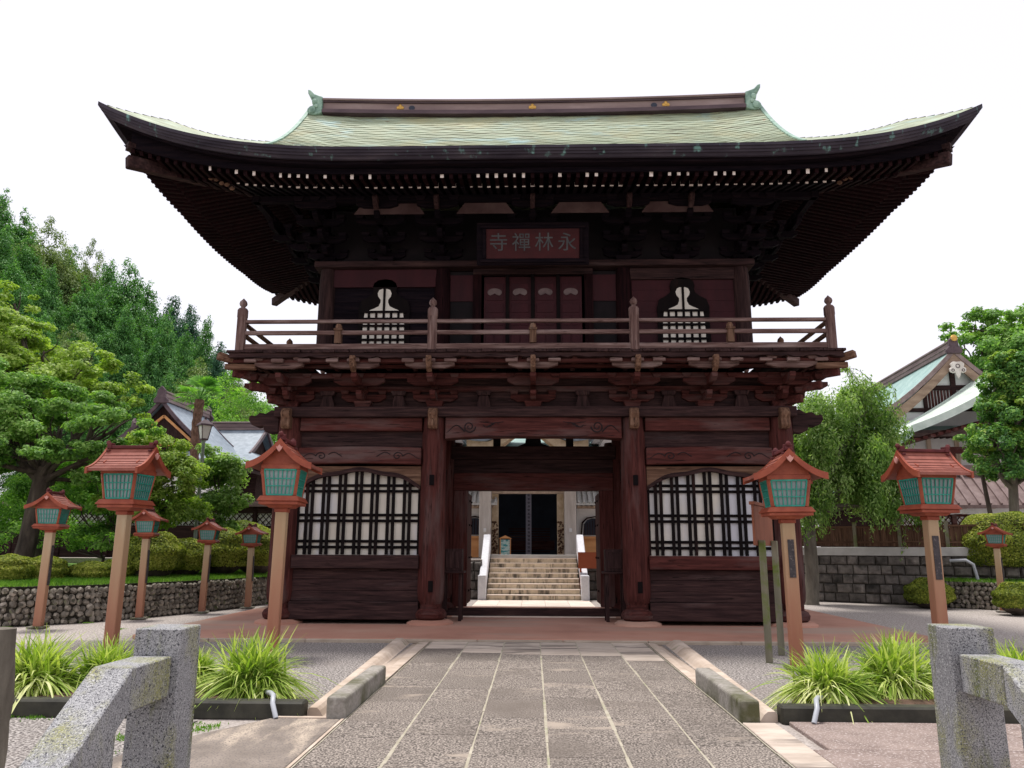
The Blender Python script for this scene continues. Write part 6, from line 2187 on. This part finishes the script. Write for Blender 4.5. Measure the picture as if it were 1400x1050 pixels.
# --- variegated grass-like clumps along the kerb
def clump_mesh(n, h, seed):
    rg = np.random.default_rng(seed)
    seg = 6
    V = np.empty((n, seg + 1, 2, 3)); Q = []
    az = rg.uniform(0, 2 * PI, n)
    lean = rg.uniform(.06, 1.35, n) ** .62
    L_ = h * rg.uniform(.55, 1.15, n)
    base = np.stack([rg.normal(0, .10, n), rg.normal(0, .09, n), np.zeros(n)], 1)
    dirh = np.stack([np.cos(az), np.sin(az), np.zeros(n)], 1)
    side = np.stack([-np.sin(az + rg.normal(0, .5, n)), np.cos(az + rg.normal(0, .5, n)), rg.normal(0, .2, n)], 1)
    kink = rg.normal(0, .16, n); twist = rg.normal(0, .22, n)
    for i in range(seg + 1):
        t = i / seg
        reach = lean * L_ * (.25 * t + .75 * t ** 2) * .95
        hz_ = L_ * (t * (1 - .15 * lean) - (.88 * lean ** 1.8) * t ** 2.4)
        sd2 = np.stack([-np.sin(az), np.cos(az), np.zeros(n)], 1)
        c = base + dirh * (reach + kink * t * t * L_ * .5)[:, None] + sd2 * (twist * t * t * L_)[:, None] + np.array([0, 0, 1.0]) * hz_[:, None]
        wd = .0125 * (1 - t ** 2.6) + .0012
        V[:, i, 0] = c - side * wd
        V[:, i, 1] = c + side * wd
    nv = (seg + 1) * 2
    b0 = (np.arange(n) * nv)[:, None]
    qs = []
    for i in range(seg):
        qs.append(np.concatenate([b0 + 2 * i, b0 + 2 * i + 1, b0 + 2 * i + 3, b0 + 2 * i + 2], 1))
    return V.reshape(-1, 3), np.concatenate(qs, 0)


cl = []
for s_ in range(3):
    V, Q = clump_mesh(1300, .62, 40 + s_)
    o = np_mesh('blades', V, Q, LF['lily'])
    cl.append(o.data)
    bpy.data.objects.remove(o)
LGp = 'grass-like plants in the kerbside beds'
for i, (px, Y, sc, lb) in enumerate([
        (50, 8.5, 1.08, 'leftmost variegated grass-like clump, between the weathered post and the granite railing'),
        (150, 9.0, .92, 'variegated grass-like clump directly behind the left granite railing'),
        (348, 8.6, 1.08, 'variegated grass-like clump right of the left granite post'),
        (268, 9.2, .70, 'smaller variegated grass-like clump half hidden by the left granite post'),
        (1128, 8.5, .95, 'variegated grass-like clump beside the right drain pipe'),
        (1222, 8.8, 1.12, 'variegated grass-like clump in the right bed, next to the granite post'),
        (1300, 8.9, .9, 'variegated grass-like clump hidden behind the right granite post'),
        (1392, 8.8, .98, 'variegated grass-like clump at the right edge of the view'),
        (-30, 8.8, .95, 'variegated grass-like clump beyond the weathered post at the far left')]):
    x = at(px, 900, Y).x
    t = thing('grass_clump', lb, 'plant', (x, Y, .10), i * 1.3, LGp, sc)
    o = bpy.data.objects.new('blades', cl[i % 3]); COL.objects.link(o); o.parent = t

# --- grass tufts on the banks, moss along the gravel edge
rg = np.random.default_rng(60)


def tufts(name, pts, n, h, spread, kind='stuff'):
    idx = rg.integers(0, len(pts), n)
    P = np.array(pts)[idx] + np.stack([rg.normal(0, spread, n), rg.normal(0, spread, n), np.zeros(n)], 1)
    V = np.empty((n, 3, 3))
    a_ = rg.uniform(0, 2 * PI, n)
    sd_ = np.stack([np.cos(a_), np.sin(a_), np.zeros(n)], 1) * .008
    hh = h * rg.uniform(.5, 1.2, n)
    V[:, 0] = P - sd_; V[:, 1] = P + sd_
    V[:, 2] = P + np.stack([rg.normal(0, .4, n) * hh, rg.normal(0, .4, n) * hh, hh], 1)
    o = np_mesh(name, V.reshape(-1, 3), np.arange(n * 3).reshape(n, 3), LF['grass'])
    tag(o, 'short bright grass on the garden banks' if 'bank' in name else 'thin moss and weeds along the stone edges', 'grass', kind=kind)


pts = []
for (x0, y0), (x1, y1) in zip(LW, LW[1:]):
    for i in range(10):
        for q in (.2, .6, 1.0, 1.4, 1.9, 2.4):
            pts.append((x0 + (x1 - x0) * i / 10 - q, y0 + (y1 - y0) * i / 10 + q * .85, .79 + q * .06))
for (x0, y0), (x1, y1) in zip(RWL, RWL[1:]):
    for i in range(8):
        for q in (.15, .5, .9, 1.3): pts.append((x0 + (x1 - x0) * i / 8 + q * .8, y0 + (y1 - y0) * i / 8 + q, .73 + q * .07))
tufts('bank_grass', pts, 90000, .09, .2)
pts = [(-3.25 + .3 * math.sin(i), 4.5 + i * .11, .0) for i in range(30)] + [(-8.5 + i * .16, 16.0 + i * .0, 0) for i in range(2)]
pts += [(x + .12, y - .12, 0) for x, y in LW[2:]] + [(-6.0 + i * .3, 7.82, 0) for i in range(6)]
tufts('edge_moss', pts, 3500, .025, .06)

# --- wooded hillside
m = MB()
rows = []
for j in range(7):
    y = 58 + j * 7
    rows.append([(x, y, max(0.9, min(46, (-x - 24) * .62 + (y - 60) * .05)) - .02 + (0 if j else -2)) for x in range(-84, 31, 6)])
m.grid(rows)
S('hillside', m, M['hill'], smooth=True)


def hill_z(x, y): return max(0.9, min(46, (-x - 24) * .62 + (y - 60) * .05))


protos = []
for v in range(6):
    seed = 70 + v
    rn = random.Random(seed)
    H = 14.0
    t = thing('wood_tree', 'x', 'tree', (0, 0, 0))
    m = MB()
    m.tube([(0, 0, -1), (0, 0, H * .45), (rn.uniform(-.2, .2), 0, H * .74)], [.32, .20, .04], 7)
    bl = []
    conical = v not in (2, 4)
    nlev = 11
    if v in (0, 1, 3, 5): bl += [(0, 0, H * .72, 1.5, 1.3), (0, 0, H * .82, 1.1, 1.2), (0, 0, H * .91, .75, 1.0), (0, 0, H * .50, 2.2, 2.0)]
    for k in range(nlev):
        q = k / (nlev - 1)
        z = H * (.16 + .80 * q)
        R_ = (3.1 * (1 - q) ** .72 + .5) if conical else 3.2 * math.sin(PI * (.15 + .8 * q)) ** .8
        c = 6 if q < .8 else 2
        for i in range(c):
            a_ = i * 2 * PI / c + k * 1.1 + rn.uniform(-.4, .4)
            rr_ = R_ * .62 * rn.uniform(.8, 1.15)
            bl.append((rr_ * math.cos(a_), rr_ * math.sin(a_), z + rn.uniform(-.4, .4), R_ * .52, .75 if conical else 1.1))
            limb(m, (0, 0, z * .95), (rr_ * math.cos(a_), rr_ * math.sin(a_), z), .06, .02, rn, n=4, k=3)
    m.build('trunk', M['bark'], t)
    lf = ['cedar', 'cedar', 'cedar_olive', 'fir', 'maple', 'cedar'][v]
    crown('crown', bl, 52000, .22, LF[lf], t, seed, sub=11, flat=.8, subr=.62, aspect=.55, droop=.3, upb=.35, low=-.6, shell=.35 if v in (0, 1, 3, 5) else .6)
    protos.append(t)
rn = random.Random(100)
labels = {0: 'tall green cedar among many on the wooded hillside at the left', 1: 'tall green cedar among many on the wooded hillside at the left', 5: 'tall green cedar among many on the wooded hillside at the left',
          2: 'olive-tinted round tree in the wooded hillside at the left', 3: 'blue-dark fir standing at the right end of the wooded hillside', 4: 'light green round tree in the wooded hillside at the left'}
used = set()
# skyline trees placed where the photograph shows their tops: (px, py top, distance, variant, width factor)
sky = [(-25, 235, 84, 0, 1.1), (5, 262, 84, 1, 1.0), (35, 290, 86, 0, 1.1), (68, 308, 82, 2, 1.0), (100, 338, 86, 0, 1.0), (125, 338, 88, 2, .7), (150, 354, 84, 5, 1.0), (178, 358, 80, 0, 1.15), (205, 385, 84, 5, 1.0),
       (238, 400, 90, 3, 1.0), (262, 412, 92, 3, .9), (284, 430, 88, 5, .7), (302, 462, 86, 3, .7), (322, 490, 90, 5, .8), (230, 425, 74, 1, .75), (255, 450, 76, 1, .7), (345, 520, 84, 4, .8)]
fill = []
for j in range(5):
    for i in range(12):
        px = -20 + i * 32 + rn.uniform(-12, 12)
        top = 262 + max(0, px) * .70 + 42 + j * 46 + rn.uniform(-14, 14)
        Y = 76 - j * 4.2 + rn.uniform(-2, 2)
        v = rn.choice([0, 1, 5, 0, 1, 5, 0, 1, 5, 1, 2, 4])
        if px > 240: v = rn.choice([4, 4, 2, 5]); Y = 72 - j * 3
        if px > 200: top = 470 + (px - 200) * .45 + j * 26
        if top < 640: fill.append((px, top, Y, v, rn.uniform(.8, 1.1)))
for (px, py, Y, v, wf) in sky + fill:
    p = at(px, py, Y)
    gz = hill_z(p.x, Y)
    H = p.z - gz
    if H < 5: gz = p.z - 9; H = 9
    if H > 19: gz = p.z - 17; H = 17
    o = protos[v] if v not in used else copy_tree(protos[v])
    used.add(v)
    o.location = (p.x, Y, gz)
    s_ = H / 14.0
    o.scale = (wf * max(.72, min(1.15, s_)), wf * max(.72, min(1.15, s_)), s_)
    o.rotation_euler = (0, 0, rn.uniform(0, 6.28))
    tag(o, labels[v], 'tree', {3: 'dark firs at the end of the hillside', 2: 'olive trees on the hillside', 4: 'light green round trees on the hillside'}.get(v, 'cedars on the wooded hillside'))
# undergrowth mass in front of the wood, near the left hall
b = [(x, y, hill_z(x, y) + 1.0 + (i % 3) * .7, 2.6, 1.9) for i, (x, y) in enumerate([(-24 - 4.0 * k, 57 + (k % 4) * 2.0) for k in range(14)])] + \
    [(-17 + 1.5 * k, 62, 4.5 + (k % 2) * 1.8, 2.4, 2.4) for k in range(7)] + blob_px([(300, 545, 63, 2.0, 1.6), (335, 530, 63, 2.0, 1.8), (365, 560, 63, 2.0, 1.8), (395, 590, 62, 2.2, 2.0), (350, 600, 62, 2.4, 2.0), (310, 580, 62, 2.0, 1.6), (380, 630, 62, 2, 2), (405, 640, 60, 2, 2)])
o = crown('wood_undergrowth', b, 80000, .22, LF['mid'], None, 90, sub=16, subr=.5)
tag(o, 'mass of green undergrowth at the foot of the wooded hillside behind the left hall', 'undergrowth', kind='stuff')
for v in range(6):
    if v not in used:
        for c in list(protos[v].children): bpy.data.objects.remove(c)
        bpy.data.objects.remove(protos[v])
